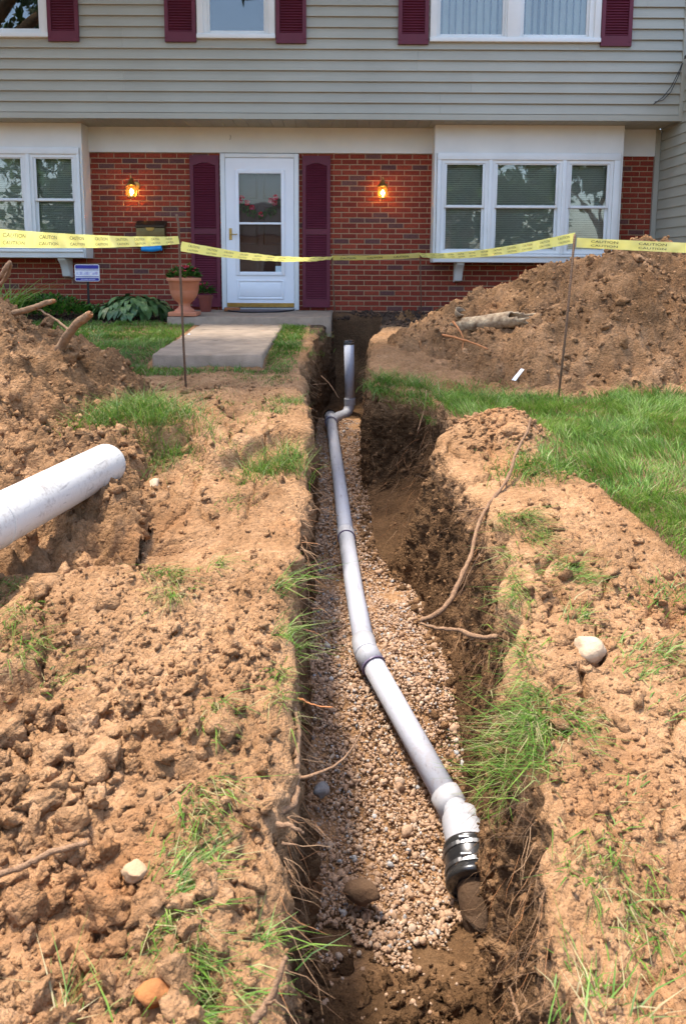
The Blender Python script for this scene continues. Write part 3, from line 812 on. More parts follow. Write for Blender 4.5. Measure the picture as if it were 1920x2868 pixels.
m = MB(); m.cbox(-1.466, -1.430, y0 - .010, y0 - .0005, 1.91, 2.06, .004); m.tube([(-1.448, y0 - .008, 1.985), (-1.448, y0 - .05, 1.985), (-1.43, y0 - .06, 1.983), (-1.37, y0 - .06, 1.978), (-1.355, y0 - .058, 1.985)], .008, 8)
m.lathe([(0, .012), (.011, .01), (.012, 0)], (-1.448, y0 - .008, 2.035), 10, axis=(0, -1, 0)); m.build('handle', BRASS, DOOR)
m = MB(); m.box(-.865, -.782, y0 + .008, y0 + .011, 1.50, 1.575); m.build('sticker', simple('pale_sticker', (.55, .65, .68), (.4, .5, .55), scale=40), DOOR)
# inner door behind the glass
WOODRED = simple('inner_door_paint', (.085, .022, .018), (.06, .016, .014), rough=.35, scale=2)
m = MB(); m.box(-1.51, -.617, 10.46, 10.50, 1.03, 2.957)
for xa, xb in ((-1.40, -1.10), (-1.03, -.73)):
    for za, zb in ((1.15, 1.75), (1.85, 2.35), (2.45, 2.85)): frame_ring(m, xa, xb, za, zb, .025, 10.448, 10.462)
m.build('inner_door', WOODRED, HOUSE, bevel=.004)
bk = MB(); bk.box(-1.6, -.5, 10.63, 10.66, .9, 3.1); bk.build('hall_wall', DARK, HOUSE)

# ---- garage wing on the right
ws = MB(); ws.box(4.128, 4.2, 8.72, 10.40, .6, 3.86); WING = ws.build('wing_wall', SIDING, HOUSE)
z = .72
while z < 3.8:
    m = MB(); m.add([(4.095, 8.74, z), (4.095, 10.40, z), (4.110, 10.40, z + EX + .01), (4.110, 8.74, z + EX + .01), (4.130, 8.74, z - .001), (4.130, 10.40, z - .001), (4.130, 10.40, z + EX + .01), (4.130, 8.74, z + EX + .01)], [(0, 3, 2, 1), (0, 1, 5, 4), (3, 7, 6, 2), (0, 4, 7, 3), (1, 2, 6, 5), (4, 5, 6, 7)])
    m.build('siding_board', SIDING, WING); z += EX
m = MB(); m.box(4.03, 4.09, 10.355, 10.40, .95, 3.335); m.build('inside_corner_trim', SIDING, HOUSE)
m = MB(); m.box(4.08, 4.24, 8.68, 9.70, 3.86, 4.02); m.build('wing_fascia', WHITE, HOUSE, bevel=.006)
m = MB(); m.prism_y([(4.05, 4.03), (4.05, 4.07), (8.0, 5.6), (8.0, 5.5)], 8.55, 9.70); m.build('wing_roof', ROOFM, HOUSE)
fw = MB(); fw.box(4.2, 8.0, 8.72, 8.80, .6, 3.9); fw.build('wing_front', SIDING, HOUSE)
def full_z(x, y):
    a, b, c, d, f = [float(v) for v in trench(np.array(y))]
    if y < 9.5 and a < x < c: return f
    return surf_z(x, y)
def hit(x, y, t0=1.0, t1=9.5):
    """where a sight line meets the dug ground"""
    d = ray(x, y); k = t0
    while k < t1:
        p = Vector((0, 0, EYE)) + d * k
        if p.z < full_z(p.x, p.y): return p
        k += .01 + .006 * k
    return Vector((0, 0, EYE)) + d * t1
# ================================================================== PORCH AND WALK
CONC = simple('old_concrete', (.32, .245, .18), (.21, .16, .115), rough=.92, scale=7, spec=.2, bmp=.006, bscale=90, detail=7)
pm = MB()
def rough_slab(name, x0, x1, y0, y1, zt0, zt1, thick, parent=None, seed=0, nx=44, ny=40, mat=CONC):
    """cast slab with chipped edges: top grid + skirt"""
    xs = np.linspace(x0, x1, nx); ys = np.linspace(y0, y1, ny); X, Y = np.meshgrid(xs, ys)
    e = np.minimum.reduce([X - x0, x1 - X, Y - y0, y1 - Y])
    Z = zt0 + (zt1 - zt0) * (Y - y0) / (y1 - y0) + .004 * fbm(X * 3, Y * 3, o=4, s=seed) - .012 * (e < .004) * (.5 + .9 * fbm(X * 9, Y * 9, o=2, s=seed + 1))
    X = X + (.006 * fbm(X * 8, Y * 8, o=3, s=seed + 2)) * (e < .004); Y = Y + (.008 * fbm(X * 8, Y * 8 + 5, o=3, s=seed + 3)) * (e < .004)
    V = np.stack([X.ravel(), Y.ravel(), Z.ravel()], 1)
    i = (np.arange(ny - 1)[:, None] * nx + np.arange(nx - 1)[None, :]).ravel()
    F = [tuple(f) for f in np.stack([i, i + 1, i + 1 + nx, i + nx], 1)]
    ring = list(range(nx)) + [r * nx + nx - 1 for r in range(1, ny)] + [(ny - 1) * nx + c for c in range(nx - 2, -1, -1)] + [r * nx for r in range(ny - 2, 0, -1)]
    low = V[ring].copy(); low[:, 2] -= thick
    n = len(V); V = np.concatenate([V, low])
    for k in range(len(ring)):
        a, b = ring[k], ring[(k + 1) % len(ring)]; F.append((b, a, n + k, n + (k + 1) % len(ring)))
    return np_mesh(name, V, np.array(F), mat, parent=parent, origin=(x0, y0, zt0) if parent is None else tuple(ORG[parent.name]), smooth=False)
tag(rough_slab('porch', -2.0, -.115, 9.0, 10.36, .993, .997, .22, seed=301), kind='structure')
WALK = tag(empty('walkway', (-1.15, 7.8, .8)), kind='structure')
WALK['label'] = 'concrete front walk leading to the door step, broken off at its near end'
rough_slab('slab', -1.62, -.675, 6.66, 7.55, .825, .862, .11, WALK, 311)
rough_slab('slab', -1.612, -.67, 7.558, 8.44, .862, .893, .11, WALK, 321)
rough_slab('slab', -1.61, -.66, 8.452, 8.985, .895, .915, .12, WALK, 331)

# ================================================================== SMALL THINGS BY THE DOOR
TERRA = simple('terracotta', (.52, .20, .105), (.44, .16, .085), rough=.75, scale=9, bmp=.001)
TERRA2 = simple('dark_terracotta', (.22, .05, .032), (.17, .04, .026), rough=.6, scale=9)
c = Vector((-1.83, 9.16, .997)); US, UH = .74, .85
U = tag(empty('urn_planter', c), 'pale terracotta pedestal urn with red flowers left of the front door', 'planter')
m = MB(); m.box(c.x - .165, c.x + .165, c.y - .15, c.y + .15, c.z, c.z + .047); m.build('plinth', TERRA, U, bevel=.006)
m = MB(); m.lathe([(r_ * US, z_ * UH) for r_, z_ in [(.16, .055), (.155, .08), (.105, .11), (.085, .14), (.10, .17), (.105, .18), (.15, .21), (.20, .27), (.222, .34), (.226, .36), (.229, .362), (.232, .43), (.24, .435), (.243, .47), (.262, .472), (.268, .485), (.268, .515), (.258, .522), (.24, .518), (.232, .48), (.0, .47)]], c, 40)
m.build('bowl', TERRA, U, smooth=True)
m = MB(); m.lathe([(0, .415), (.174, .415)], c, 24); m.build('potting_soil', simple('potting_soil', (.03, .02, .014), rough=1), U)
c2 = Vector((-1.72, 9.95, .997))
P2 = tag(empty('flower_pot', c2), 'small dark red flower pot behind the urn beside the shutter', 'planter')
m = MB(); m.lathe([(0, 0), (.065, 0), (.085, .17), (.095, .17), (.098, .21), (.09, .21), (.085, .19), (0, .185)], c2, 28); m.build('pot', TERRA2, P2)
LEAFG = tonemat('leaf_green', [(0, (.020, .065, .012)), (.5, (.045, .125, .020)), (1, (.10, .21, .035))], rough=.5, scale=20, amount=.25, trans=.25)
PETAL = tonemat('red_petal', [(0, (.55, .02, .045)), (.6, (.78, .03, .09)), (1, (.80, .14, .26))], rough=.5, scale=30, trans=.25)
def leafcloud(n, fc, size, flat=.6, bend=.25, seed=0, tone=(0, 1)):
    """n pointed leaves; fc(rng) gives centre and outward direction; returns V,F,tone"""
    rng = random.Random(seed); V = []; F = []; T = []
    for k in range(n):
        p, d = fc(rng); s = size * rng.uniform(.6, 1.25)
        d = (Vector(d) + Vector((rng.uniform(-1, 1), rng.uniform(-1, 1), rng.uniform(-1, 1))) * flat).normalized()
        side = d.cross(Vector((rng.uniform(-.4, .4), rng.uniform(-.4, .4), 1))).normalized(); up = side.cross(d)
        b = len(V); w = s * .28
        V += [p, p + d * s * .45 + side * w + up * s * bend * .3, p + d * s - up * s * bend * .4, p + d * s * .45 - side * w + up * s * bend * .3]
        F.append((b, b + 1, b + 2, b + 3)); T.append(rng.uniform(*tone))
    return [tuple(v) for v in V], F, T
def cloud_obj(name, V, F, T, mat, parent=None, origin=None):
    m = MB(); m.v = list(V); m.f = list(F); m.t = list(T)
    if not T or len(set(T)) == 1: m.t = [0.49] * len(F)
    return m.build(name, mat, parent, origin=origin)
def flowers(c, rad, h, nl, nf, label, seed):
    P = tag(empty('red_flowers', c), label, 'flowers')
    def fc(r):
        a = r.uniform(0, 6.28); q = rad * math.sqrt(r.random()); z = h * (1 - (q / rad) ** 2 * .6) * r.uniform(.3, 1)
        return c + Vector((q * math.cos(a), q * math.sin(a), z)), Vector((math.cos(a), math.sin(a), .6))
    V, F, T = leafcloud(nl, fc, .065, seed=seed); cloud_obj('foliage', V, F, T, LEAFG, P)
    rng = random.Random(seed + 1); V = []; F = []; T = []
    for k in range(nf):
        a = rng.uniform(0, 6.28); q = rad * math.sqrt(rng.random()) * .95; p = c + Vector((q * math.cos(a), q * math.sin(a), h * (1.1 - .5 * (q / rad) ** 2) * rng.uniform(.75, 1.05)))
        t = rng.random()
        for j in range(6):
            aa = j * 1.047 + rng.random(); d = Vector((math.cos(aa), math.sin(aa) - .3, rng.uniform(.0, .7))).normalized(); sd = d.cross(Vector((0, 0, 1))).normalized()
            b = len(V); s = .026
            V += [tuple(p), tuple(p + d * s * .7 + sd * s * .5), tuple(p + d * s * 1.1), tuple(p + d * s * .7 - sd * s * .5)]; F.append((b, b + 1, b + 2, b + 3)); T.append(t)
    tag(cloud_obj('blooms', V, F, T, PETAL, P), kind='stuff')
flowers(c + Vector((0, 0, .415)), .17, .15, 420, 34, 'red flowers growing in the tall terracotta urn', 5)
flowers(c2 + Vector((0, 0, .19)), .09, .17, 150, 9, 'red flowers in the small pot behind the urn', 9)
m = MB(); m.cbox(-1.50, -1.30, 10.02, 10.10, .997, 1.045, .01)
m2 = m.build('paving_brick', simple('orange_brick', (.36, .14, .05), (.25, .09, .035), rough=.85, scale=25, bmp=.004), origin=(-1.4, 10.06, .997), bevel=.006)
tag(m2, 'loose orange brick lying on the porch beside the small pot', 'brick')
# doormat
MATM = simple('mat_pile', (.070, .050, .055), (.12, .09, .085), rough=1, scale=60, bmp=.006, bscale=220)
m = MB(); pr = [(-1.50 + .0, 10.30)] + [(-1.06 - .44 * math.cos(math.pi * k / 20), 10.30 - .56 * math.sin(math.pi * k / 20)) for k in range(21)] + [(-.62, 10.30)]
MT = tag(empty('doormat', (-1.06, 10.1, .998)), 'dark half round doormat in front of the storm door', 'doormat')
vs = [(x, y, .999) for x, y in pr] + [(x, y, 1.010) for x, y in pr]; n = len(pr)
m.add(vs, [tuple(range(n, 2 * n))] + [(i, (i + 1) % n, (i + 1) % n + n, i + n) for i in range(n)]); m.build('pile', MATM, MT)
m = MB(); m.tube([(x, y, 1.007) for x, y in pr[1:-1]], .010, 6); m.build('rim', simple('mat_rubber', (.015, .013, .02), rough=.6), MT)
# mailbox
MB_M = simple('bronze_mailbox', (.165, .115, .045), (.12, .08, .03), rough=.38, metal=.85, scale=10)
MX = tag(empty('mailbox', (-2.475, 10.40, 1.80)), 'bronze wall mailbox left of the door behind yellow tape', 'mailbox')
m = MB(); m.prism_x([(10.398, 1.80), (10.29, 1.80), (10.275, 1.84), (10.275, 2.06), (10.398, 2.09)][::-1], -2.66, -2.29); m.build('body', MB_M, MX, bevel=.006)
m = MB(); m.prism_x([(10.398, 2.155), (10.398, 2.095), (10.262, 2.062), (10.262, 2.085), (10.33, 2.14)], -2.668, -2.282); m.build('lid', simple('bronze_lid', (.075, .05, .03), rough=.5, metal=.7), MX, bevel=.004)
m = MB(); m.prism_y([(-2.53, 2.06), (-2.42, 2.06), (-2.43, 2.03), (-2.45, 2.02), (-2.50, 2.02), (-2.52, 2.03)], 10.262, 10.276); m.build('latch', BRASS, MX)
for sx in (-2.60, -2.35):
    m = MB(); m.tube([(sx, 10.30, 1.80), (sx, 10.29, 1.76), (sx, 10.25, 1.745), (sx, 10.22, 1.77)], .006, 6); m.build('paper_hook', BRASS, MX)
m = MB(); m.tube([(-2.59, 10.27, 1.79), (-2.45, 10.26, 1.785), (-2.33, 10.255, 1.80)], [.035, .038, .036], 14)
tag(m.build('newspaper_roll', simple('blue_plastic', (.02, .33, .72), (.02, .24, .6), rough=.3, scale=30), origin=(-2.45, 10.26, 1.75)), 'rolled newspaper in blue plastic sleeve under the mailbox', 'newspaper')
# lanterns
LGLASS = simple('amber_glass', (.8, .55, .25), rough=.1)
nt = LGLASS.node_tree; b_ = nt.nodes['Principled BSDF']; b_.inputs['Transmission Weight'].default_value = .92; b_.inputs['IOR'].default_value = 1.08
BULB, nt, b_ = nodes_of('lit_bulb'); b_.inputs['Emission Color'].default_value = (1, .60, .22, 1); b_.inputs['Emission Strength'].default_value = 9
def lantern(x, label):
    z0 = 2.44; c = Vector((x, 10.235, z0))
    L = tag(empty('wall_lantern', (x, 10.40, z0)), label, 'lamp', 'lit wall lanterns beside the front door')
    m = MB(); m.lathe([(0, .012), (.05, .01), (.055, 0)], (x + .02, 10.399, z0 + .16), 16, axis=(0, -1, 0)); m.build('back_plate', BRASS, L)
    m = MB(); m.tube([(x + .02, 10.395, z0 + .16), (x + .02, 10.36, z0 + .15), (x + .015, 10.32, z0 + .19), (x + .01, 10.28, z0 + .235), (x, 10.245, z0 + .225), (x, 10.235, z0 + .19)], .007, 8); m.build('arm', BRASS, L)
    m = MB(); m.lathe([(0, .275), (.006, .27), (.010, .255), (.004, .245), (.014, .235), (.018, .215), (.038, .195), (.045, .175), (.062, .160), (.064, .150), (.0, .150)], c, 20); m.build('cap', BRASS, L, smooth=True)
    m = MB(); m.lathe([(.058, .150), (.068, .11), (.067, .07), (.055, .025), (.042, .008)], c, 20); m.build('glass', LGLASS, L, smooth=True)
    for k in range(6):
        a = k * math.pi / 3 + .3; m = MB()
        m.tube([c + Vector((r * math.cos(a), r * math.sin(a), z)) for r, z in ((.060, .152), (.070, .11), (.069, .07), (.057, .025), (.043, .006))], .0022, 4); m.build('rib', BRASS, L)
    m = MB(); m.lathe([(.046, .012), (.046, 0), (.03, -.004), (.012, -.008), (.006, -.02), (0, -.022)], c, 16); m.build('base', BRASS, L)
    m = MB(); m.lathe([(0, .115), (.012, .105), (.022, .085), (.024, .068), (.014, .045), (.012, .02), (0, .02)], c, 14); m.build('bulb', BULB, L, smooth=True)
    ld = bpy.data.lights.new('lantern_light', 'POINT'); ld.energy = 2.2; ld.color = (1, .52, .16); ld.shadow_soft_size = .03
    lo = bpy.data.objects.new('lantern_light', ld); place(lo, L, c + Vector((0, .02, .07)))
lantern(-2.693, 'lit brass lantern on brick wall left of the door, above mailbox')
lantern(.525, 'lit brass lantern on brick wall right of the door, by bay window')
# wreath behind the storm door glass
wc = Vector((-1.07, 10.405, 2.36))
WR = tag(empty('door_wreath', wc), 'wreath of red flowers and leaves behind the storm door glass', 'wreath')
def wf(r):
    a = r.uniform(math.pi * 1.0, math.pi * 2.0); q = r.uniform(.14, .22)
    return wc + Vector((q * 1.25 * math.cos(a), r.uniform(-.015, .01), q * math.sin(a) + .08)), Vector((math.cos(a), -.4, math.sin(a)))
V, F, T = leafcloud(160, wf, .06, seed=3); cloud_obj('leaves', V, F, T, LEAFG, WR)
V = []; F = []; T = []; rng = random.Random(4)
for (fx, fz) in ((-.23, .09), (-.16, .03), (-.1, -.03), (.02, -.12), (.15, .06), (.21, .10), (.20, .03), (-.25, .05)):
    for j in range(16):
        d = Vector((rng.uniform(-1, 1), rng.uniform(-.9, -.1), rng.uniform(-1, 1))).normalized(); sd = d.cross(Vector((0, 1, .2))).normalized(); p = wc + Vector((fx, -.01, fz)); s = .045; b = len(V)
        V += [tuple(p), tuple(p + d * s * .6 + sd * s * .4), tuple(p + d * s), tuple(p + d * s * .6 - sd * s * .4)]; F.append((b, b + 1, b + 2, b + 3)); T.append(rng.random())
cloud_obj('blooms', V, F, T, PETAL, WR)
# security sign (its print is unreadable)
sc = Vector((-3.10, 9.62, .96))
SG = tag(empty('yard_sign', sc), 'small blue and white sign on black stake before the brick wall', 'sign')
SB = simple('sign_blue', (.035, .035, .30), rough=.35); SWH = simple('sign_white', (.78, .78, .80), rough=.4)
m = MB(); m.box(sc.x - .012, sc.x + .012, sc.y, sc.y + .02, sc.z - .1, sc.z + .62); m.build('stake', simple('black_metal', (.012, .012, .012), rough=.5), SG)
def rrect(x0, x1, z0, z1, r, n=5):
    pts = []
    for cx, cz, a0 in ((x1 - r, z0 + r, -90), (x1 - r, z1 - r, 0), (x0 + r, z1 - r, 90), (x0 + r, z0 + r, 180)):
        for k in range(n + 1):
            a = R(a0 + 90 * k / n); pts.append((cx + r * math.cos(a), cz + r * math.sin(a)))
    return pts
xa, xb, za, zb = sc.x - .15, sc.x + .15, sc.z + .42, sc.z + .625
m = MB(); m.prism_y(rrect(xa, xb, za, zb, .02), sc.y - .008, sc.y - .001); PNL = m.build('panel', SWH, SG)
m = MB(); m.prism_y(rrect(xa + .008, xb - .008, za + .152, zb - .008, .012), sc.y - .010, sc.y - .0075); m.prism_y(rrect(xa + .008, xb - .008, za + .008, za + .042, .012), sc.y - .010, sc.y - .0075); m.box(xa + .008, xb - .008, sc.y - .010, sc.y - .0075, za + .052, za + .060); m.box(xa + .008, xb - .008, sc.y - .010, sc.y - .0075, za + .135, za + .142); m.build('blue_band', SB, PNL)
SMUDGE, nt, b_ = nodes_of('smudged_print')
r_ = ramp(nt, [(.35, (.74, .74, .78)), (.6, (.38, .40, .62)), (.8, (.60, .30, .36))]); nt.links.new(noise(nt, 26, 2), r_.inputs[0]); nt.links.new(r_.outputs[0], b_.inputs['Base Color'])
m = MB(); m.box(xa + .02, xb - .02, sc.y - .0095, sc.y - .0075, za + .078, za + .118); m.build('print', SMUDGE, PNL)
m = MB(); m.box(xa + .07, xb - .05, sc.y - .0115, sc.y - .0098, za + .018, za + .030); m.build('print', simple('pale_print', (.45, .45, .65), (.2, .2, .45), scale=60), PNL)
# loose cable on the upper siding
BLK = simple('black_rubber', (.010, .010, .012), (.02, .02, .02), rough=.5)
for k, (label, off) in enumerate((('black cable hanging from the siding corner, upper of the pair', 0.), ('black cable hanging from the siding corner, lower of the pair', .018))):
    pts = [at(1556 + off * 60, 140, Y=9.73), at(1545, 165 + off * 500, Y=9.74), at(1530, 195 + off * 600, Y=9.755), at(1512, 218 + off * 400, Y=9.76), at(1490 + 160 * off, 235 - off * 300, Y=9.765)]
    m = MB(); m.tube(pts, .0045, 6); tag(m.build('loose_cable', BLK, origin=pts[0]), label, 'cable', 'cables on the siding')

# ================================================================== STAKES AND TAPE
RUST = simple('rusty_steel', (.12, .075, .05), (.20, .115, .065), rough=.7, metal=.35, scale=40, bmp=.002)
def rebar(pts, label, r=.0085):
    base = Vector(pts[0]); S = tag(empty('rebar_stake', base), label, 'stake', 'rebar stakes holding the tape')
    m = MB(); m.tube(pts, r, 8); m.build('bar', RUST, S, smooth=True)
    # ribs of the bar
    m = MB(); P = [Vector(p) for p in pts]; L = [0]
    for a, b in zip(P[:-1], P[1:]): L.append(L[-1] + (b - a).length)
    s = .02
    while s < L[-1] - .01:
        k = max(i for i in range(len(P) - 1) if L[i] <= s); f = (s - L[k]) / (L[k + 1] - L[k]); p = P[k].lerp(P[k + 1], f); d = (P[k + 1] - P[k]).normalized()
        m.tube([p - d * .002, p + d * .002], r * 1.28, 8); s += .016
    m.build('ribs', RUST, S)
    return S
bl = at(427, 910, Y=5.83); bl.z = surf_z(bl.x, bl.y) - .06
tl = [at(420, 800, Y=5.83), at(412, 640, Y=5.83), at(408, 540, Y=5.83), at(406, 512, Y=5.83), at(402, 492, Y=5.83)]
rebar([bl] + tl, 'bent rusty rebar stake with hooked top at left holding caution tape')
br = at(1275, 920, Y=5.86); br.z = surf_z(br.x, br.y) - .05
rebar([br, at(1290, 780, Y=5.87), at(1312, 533, Y=5.90)], 'straight rebar stake in front of the tall earth heap at right')
f1b = at(766, 735, Y=9.75); f1t = at(757, 583, Y=9.72)
rebar([f1b, f1t], 'thin far rebar stake beside the maroon shutter right of the door', .007)
f2b = at(962, 720, Y=9.85); f2t = at(959, 578, Y=9.82)
rebar([f2b, f2t], 'thin far rebar stake before the brick wall, left of bay window', .007)

TAPE, nt, b_ = nodes_of('yellow_tape')
r_ = ramp(nt, [(.3, (.92, .84, .22)), (.7, (.94, .87, .30))]); nt.links.new(noise(nt, 9, 3), r_.inputs[0]); nt.links.new(r_.outputs[0], b_.inputs['Base Color'])
b_.inputs['Roughness'].default_value = .28; b_.inputs['Specular IOR Level'].default_value = .6
tr = nt.nodes.new('ShaderNodeBsdfTranslucent'); nt.links.new(r_.outputs[0], tr.inputs[0]); mx = nt.nodes.new('ShaderNodeMixShader'); mx.inputs[0].default_value = .5
nt.links.new(b_.outputs[0], mx.inputs[1]); nt.links.new(tr.outputs[0], mx.inputs[2]); nt.links.new(mx.outputs[0], nt.nodes['Material Output'].inputs[0])
INK = simple('black_ink', (.012, .012, .010), rough=.4)
_txt = {}
def text_mesh(body, size):
    if (body, size) not in _txt:
        cu = bpy.data.curves.new('txt', 'FONT'); cu.body = body; cu.size = size; cu.resolution_u = 2; cu.offset = .001
        ob = bpy.data.objects.new('txt', cu); COL.objects.link(ob); dg = bpy.context.evaluated_depsgraph_get(); dg.update()
        me = bpy.data.meshes.new_from_object(ob.evaluated_get(dg)); 
        _txt[(body, size)] = ([tuple(v.co) for v in me.vertices], [tuple(p.vertices) for p in me.polygons])
        bpy.data.objects.remove(ob); bpy.data.curves.remove(cu); bpy.data.meshes.remove(me)
    return _txt[(body, size)]
def tape(a, b, label, w=.074, sag=.03, tw0=0., tw1=0., pitch=.33, seed=0, w0=1., w1=1., two=True):
    """ribbon from a to b: u along, v across; twisted by tw0..tw1 about its length; printed CAUTION"""
    a, b = Vector(a), Vector(b); d = b - a; Ln = d.length; dn = d.normalized(); side0 = Vector((0, 0, 1)); nrm = dn.cross(side0).normalized(); side0 = nrm.cross(dn).normalized()
    rng = random.Random(seed); ph = [rng.uniform(0, 6.28) for _ in range(4)]
    def P(u, v, lift=0.):
        t = u / Ln; tw = tw0 + (tw1 - tw0) * t + .10 * math.sin(5 * t + ph[0]); ww = w * (w0 + (w1 - w0) * t)
        sd = side0 * math.cos(tw) + nrm * math.sin(tw); nn = nrm * math.cos(tw) - side0 * math.sin(tw)
        rip = .0022 * math.sin(u * 23 + ph[1] + v * 3) + .0008 * math.sin(u * 51 + ph[2] - v * 5) + .008 * math.sin(u * 7 + ph[3]) * v
        return a + d * t - Vector((0, 0, sag * 4 * t * (1 - t))) + sd * (v * ww) + nn * (rip + lift)
    nu = max(12, int(Ln / .012)); nv = 5; V = []; F = []
    for i in range(nu + 1):
        for j in range(nv + 1): V.append(tuple(P(Ln * i / nu, j / nv - .5)))
    for i in range(nu):
        for j in range(nv):
            k = i * (nv + 1) + j; F.append((k, k + 1, k + nv + 2, k + nv + 1))
    T_ = tag(empty('caution_tape', a), label, 'caution tape', 'yellow caution tape spans')
    m = MB(); m.add(V, F); m.build('ribbon', TAPE, T_, smooth=True)
    # is the camera on the +nn side?
    mid = a + d * .5; sgn = 1 if (Vector((0, 0, EYE)) - mid).dot(nrm) > 0 else -1
    flip = 1 if dn.x > 0 else -1
    u = .10
    while u < Ln - .2:
        m = MB()
        for body, vv, hh in ((('CAUTION', .20, .34), ('CAUTION', -.22, .28)) if two else (('CAUTION', -.02, .55),)):
            tv, tf = text_mesh(body, 1.0); tw_ = max(v[0] for v in tv); wlen = .19
            vs = []
            for (x, y, _) in tv:
                uu = x / tw_ * wlen
                uu = u + uu if flip > 0 else u + wlen - uu
                vs.append(P(uu, vv + (y - .35) * hh, .005 * sgn))
            m.add(vs, tf)
        m.build('lettering', INK, T_)
        u += pitch
    return T_
kl = at(408, 551, Y=5.83); kr = at(1312, 541, Y=5.90); k1 = at(758, 590, Y=9.72); k2 = at(959, 583, Y=9.82)
a0 = at(0, 541, Y=3.15); ext = a0 + (a0 - kl) * .28
tape(ext, kl, 'near caution tape span running out of frame at left', sag=.02, tw0=.05, tw1=-.15, seed=1, w0=1.03, w1=.78)
tape(at(412, 565, Y=5.85), k1, 'caution tape span crossing in front of the storm door', sag=.05, tw0=.25, tw1=.9, seed=2, w0=1.0, w1=.8)
tape(k1, k2, 'far caution tape span before the brick wall between the thin stakes', sag=.01, tw0=.5, tw1=.35, seed=3, w0=.85, w1=.85, two=False)
tape(k2, kr, 'caution tape span crossing in front of the right bay window', sag=.05, tw0=.5, tw1=.05, seed=4, w0=.9, w1=1.05)
er = at(1568, 553, Y=5.65); er = er + (er - kr) * 1.6
tape(at(1316, 552, Y=5.88), er, 'caution tape span over the earth heap at right edge', sag=.01, tw0=.1, tw1=-.1, seed=5, w0=.95, w1=1.0)
for p, s_ in ((kl, .02), (kr, .02), (k1, .016), (k2, .016)):
    pass

# ================================================================== PIPES
def pvc(name, base, dirt=(.30, .19, .10), amt=.5, rough=.4, cracks=False):
    m, nt, b = nodes_of(name)
    s1 = noise(nt, 7, 6, .7); s2 = noise(nt, 45, 5, .7)
    mth = nt.nodes.new('ShaderNodeMath'); mth.operation = 'MULTIPLY'; nt.links.new(s1, mth.inputs[0]); nt.links.new(s2, mth.inputs[1])
    r = ramp(nt, [(.26, (0, 0, 0)), (.42, (amt, amt, amt))]); nt.links.new(mth.outputs[0], r.inputs[0])
    c = mix(nt, r.outputs[0], base, dirt)
    if cracks:
        q = ramp(nt, [(.485, (0, 0, 0)), (.495, (.75, .75, .75)), (.505, (0, 0, 0))]); nt.links.new(noise(nt, 3.2, 3, .5), q.inputs[0])
        gate = ramp(nt, [(.52, (0, 0, 0)), (.58, (1, 1, 1))]); nt.links.new(noise(nt, 2.1, 2), gate.inputs[0])
        c = mix(nt, mix(nt, 1.0, q.outputs[0], gate.outputs[0], 'MULTIPLY'), c, (.16, .15, .16))
        st = ramp(nt, [(.45, (0, 0, 0)), (.8, (.45, .45, .45))]); nt.links.new(noise(nt, 1.9, 5, .65), st.inputs[0]); c = mix(nt, st.outputs[0], c, (.50, .40, .31))
    nt.links.new(c, b.inputs['Base Color']); b.inputs['Roughness'].default_value = rough
    # scuffs
    r3 = ramp(nt, [(.42, (0, 0, 0)), (.5, (1, 1, 1))]); nt.links.new(noise(nt, 90, 4), r3.inputs[0]); bump(nt, b, r3.outputs[0], .0002)
    mp = nt.nodes.new('ShaderNodeMapping'); mp.inputs['Scale'].default_value = (70, 2.2, 70); gg = nt.nodes.new('ShaderNodeNewGeometry'); nt.links.new(gg.outputs['Position'], mp.inputs[0])
    sk = ramp(nt, [(.60, (0, 0, 0)), (.70, (.55, .55, .55))]); nt.links.new(noise(nt, 1.0, 4, .6, vec=mp.outputs[0]), sk.inputs[0])
    nt.links.new(mix(nt, sk.outputs[0], c, (.14, .13, .14)), b.inputs['Base Color'])
    return m
PVC = pvc('grey_white_pvc', (.385, .39, .43), amt=.3, rough=.6); PVCH = pvc('white_pvc_hub', (.33, .33, .35), amt=.3, rough=.6)
CEMENT = simple('purple_primer', (.085, .05, .13), (.20, .17, .22), rough=.5, scale=40)
RB = simple('shiny_rubber', (.012, .012, .013), (.03, .028, .026), rough=.22, spec=.6, scale=20)
STEEL = simple('steel_band', (.34, .34, .35), (.22, .22, .22), rough=.42, metal=1., scale=60)
CLAY = simple('old_clay_pipe', (.085, .044, .02), (.055, .03, .014), rough=.9, scale=12, bmp=.006)
pr_ = .053
w0 = at(757, 948, Y=7.95); w0.z = -.005
def pz(Y): return float(np.interp(Y, *_flz)) + .062
LINE = [Vector((-.105, 8.02, .0)), Vector((-.098, 7.85, pz(7.85) + .02)), Vector((-.06, 7.2, pz(7.2))), Vector((.0, 6.0, pz(6.0))), Vector((.04, 5.1, pz(5.1)))]
h2 = Vector((.127, 3.62, -.285)); LINE2 = [Vector((.04, 5.1, pz(5.1))), Vector((.085, 4.3, pz(4.3))), h2]
h3 = at(1035, 1838, z=-.55)
ad0 = at(1060, 1872, z=-.545); ad1 = at(1080, 1955, z=-.55); ad2 = at(1092, 2045, z=-.595); ad3 = at(1105, 2150, z=-.66)
SP = tag(empty('sewer_pipe', (0, 5, -.3)), 'new grey white plastic sewer pipe lying on gravel in the trench', 'pipe')
def seg(name, pts, r, mat=PVC, n=24, par=SP, **k):
    m = MB(); m.tube(pts, r, n, **k); return m.build(name, mat, par, smooth=True)
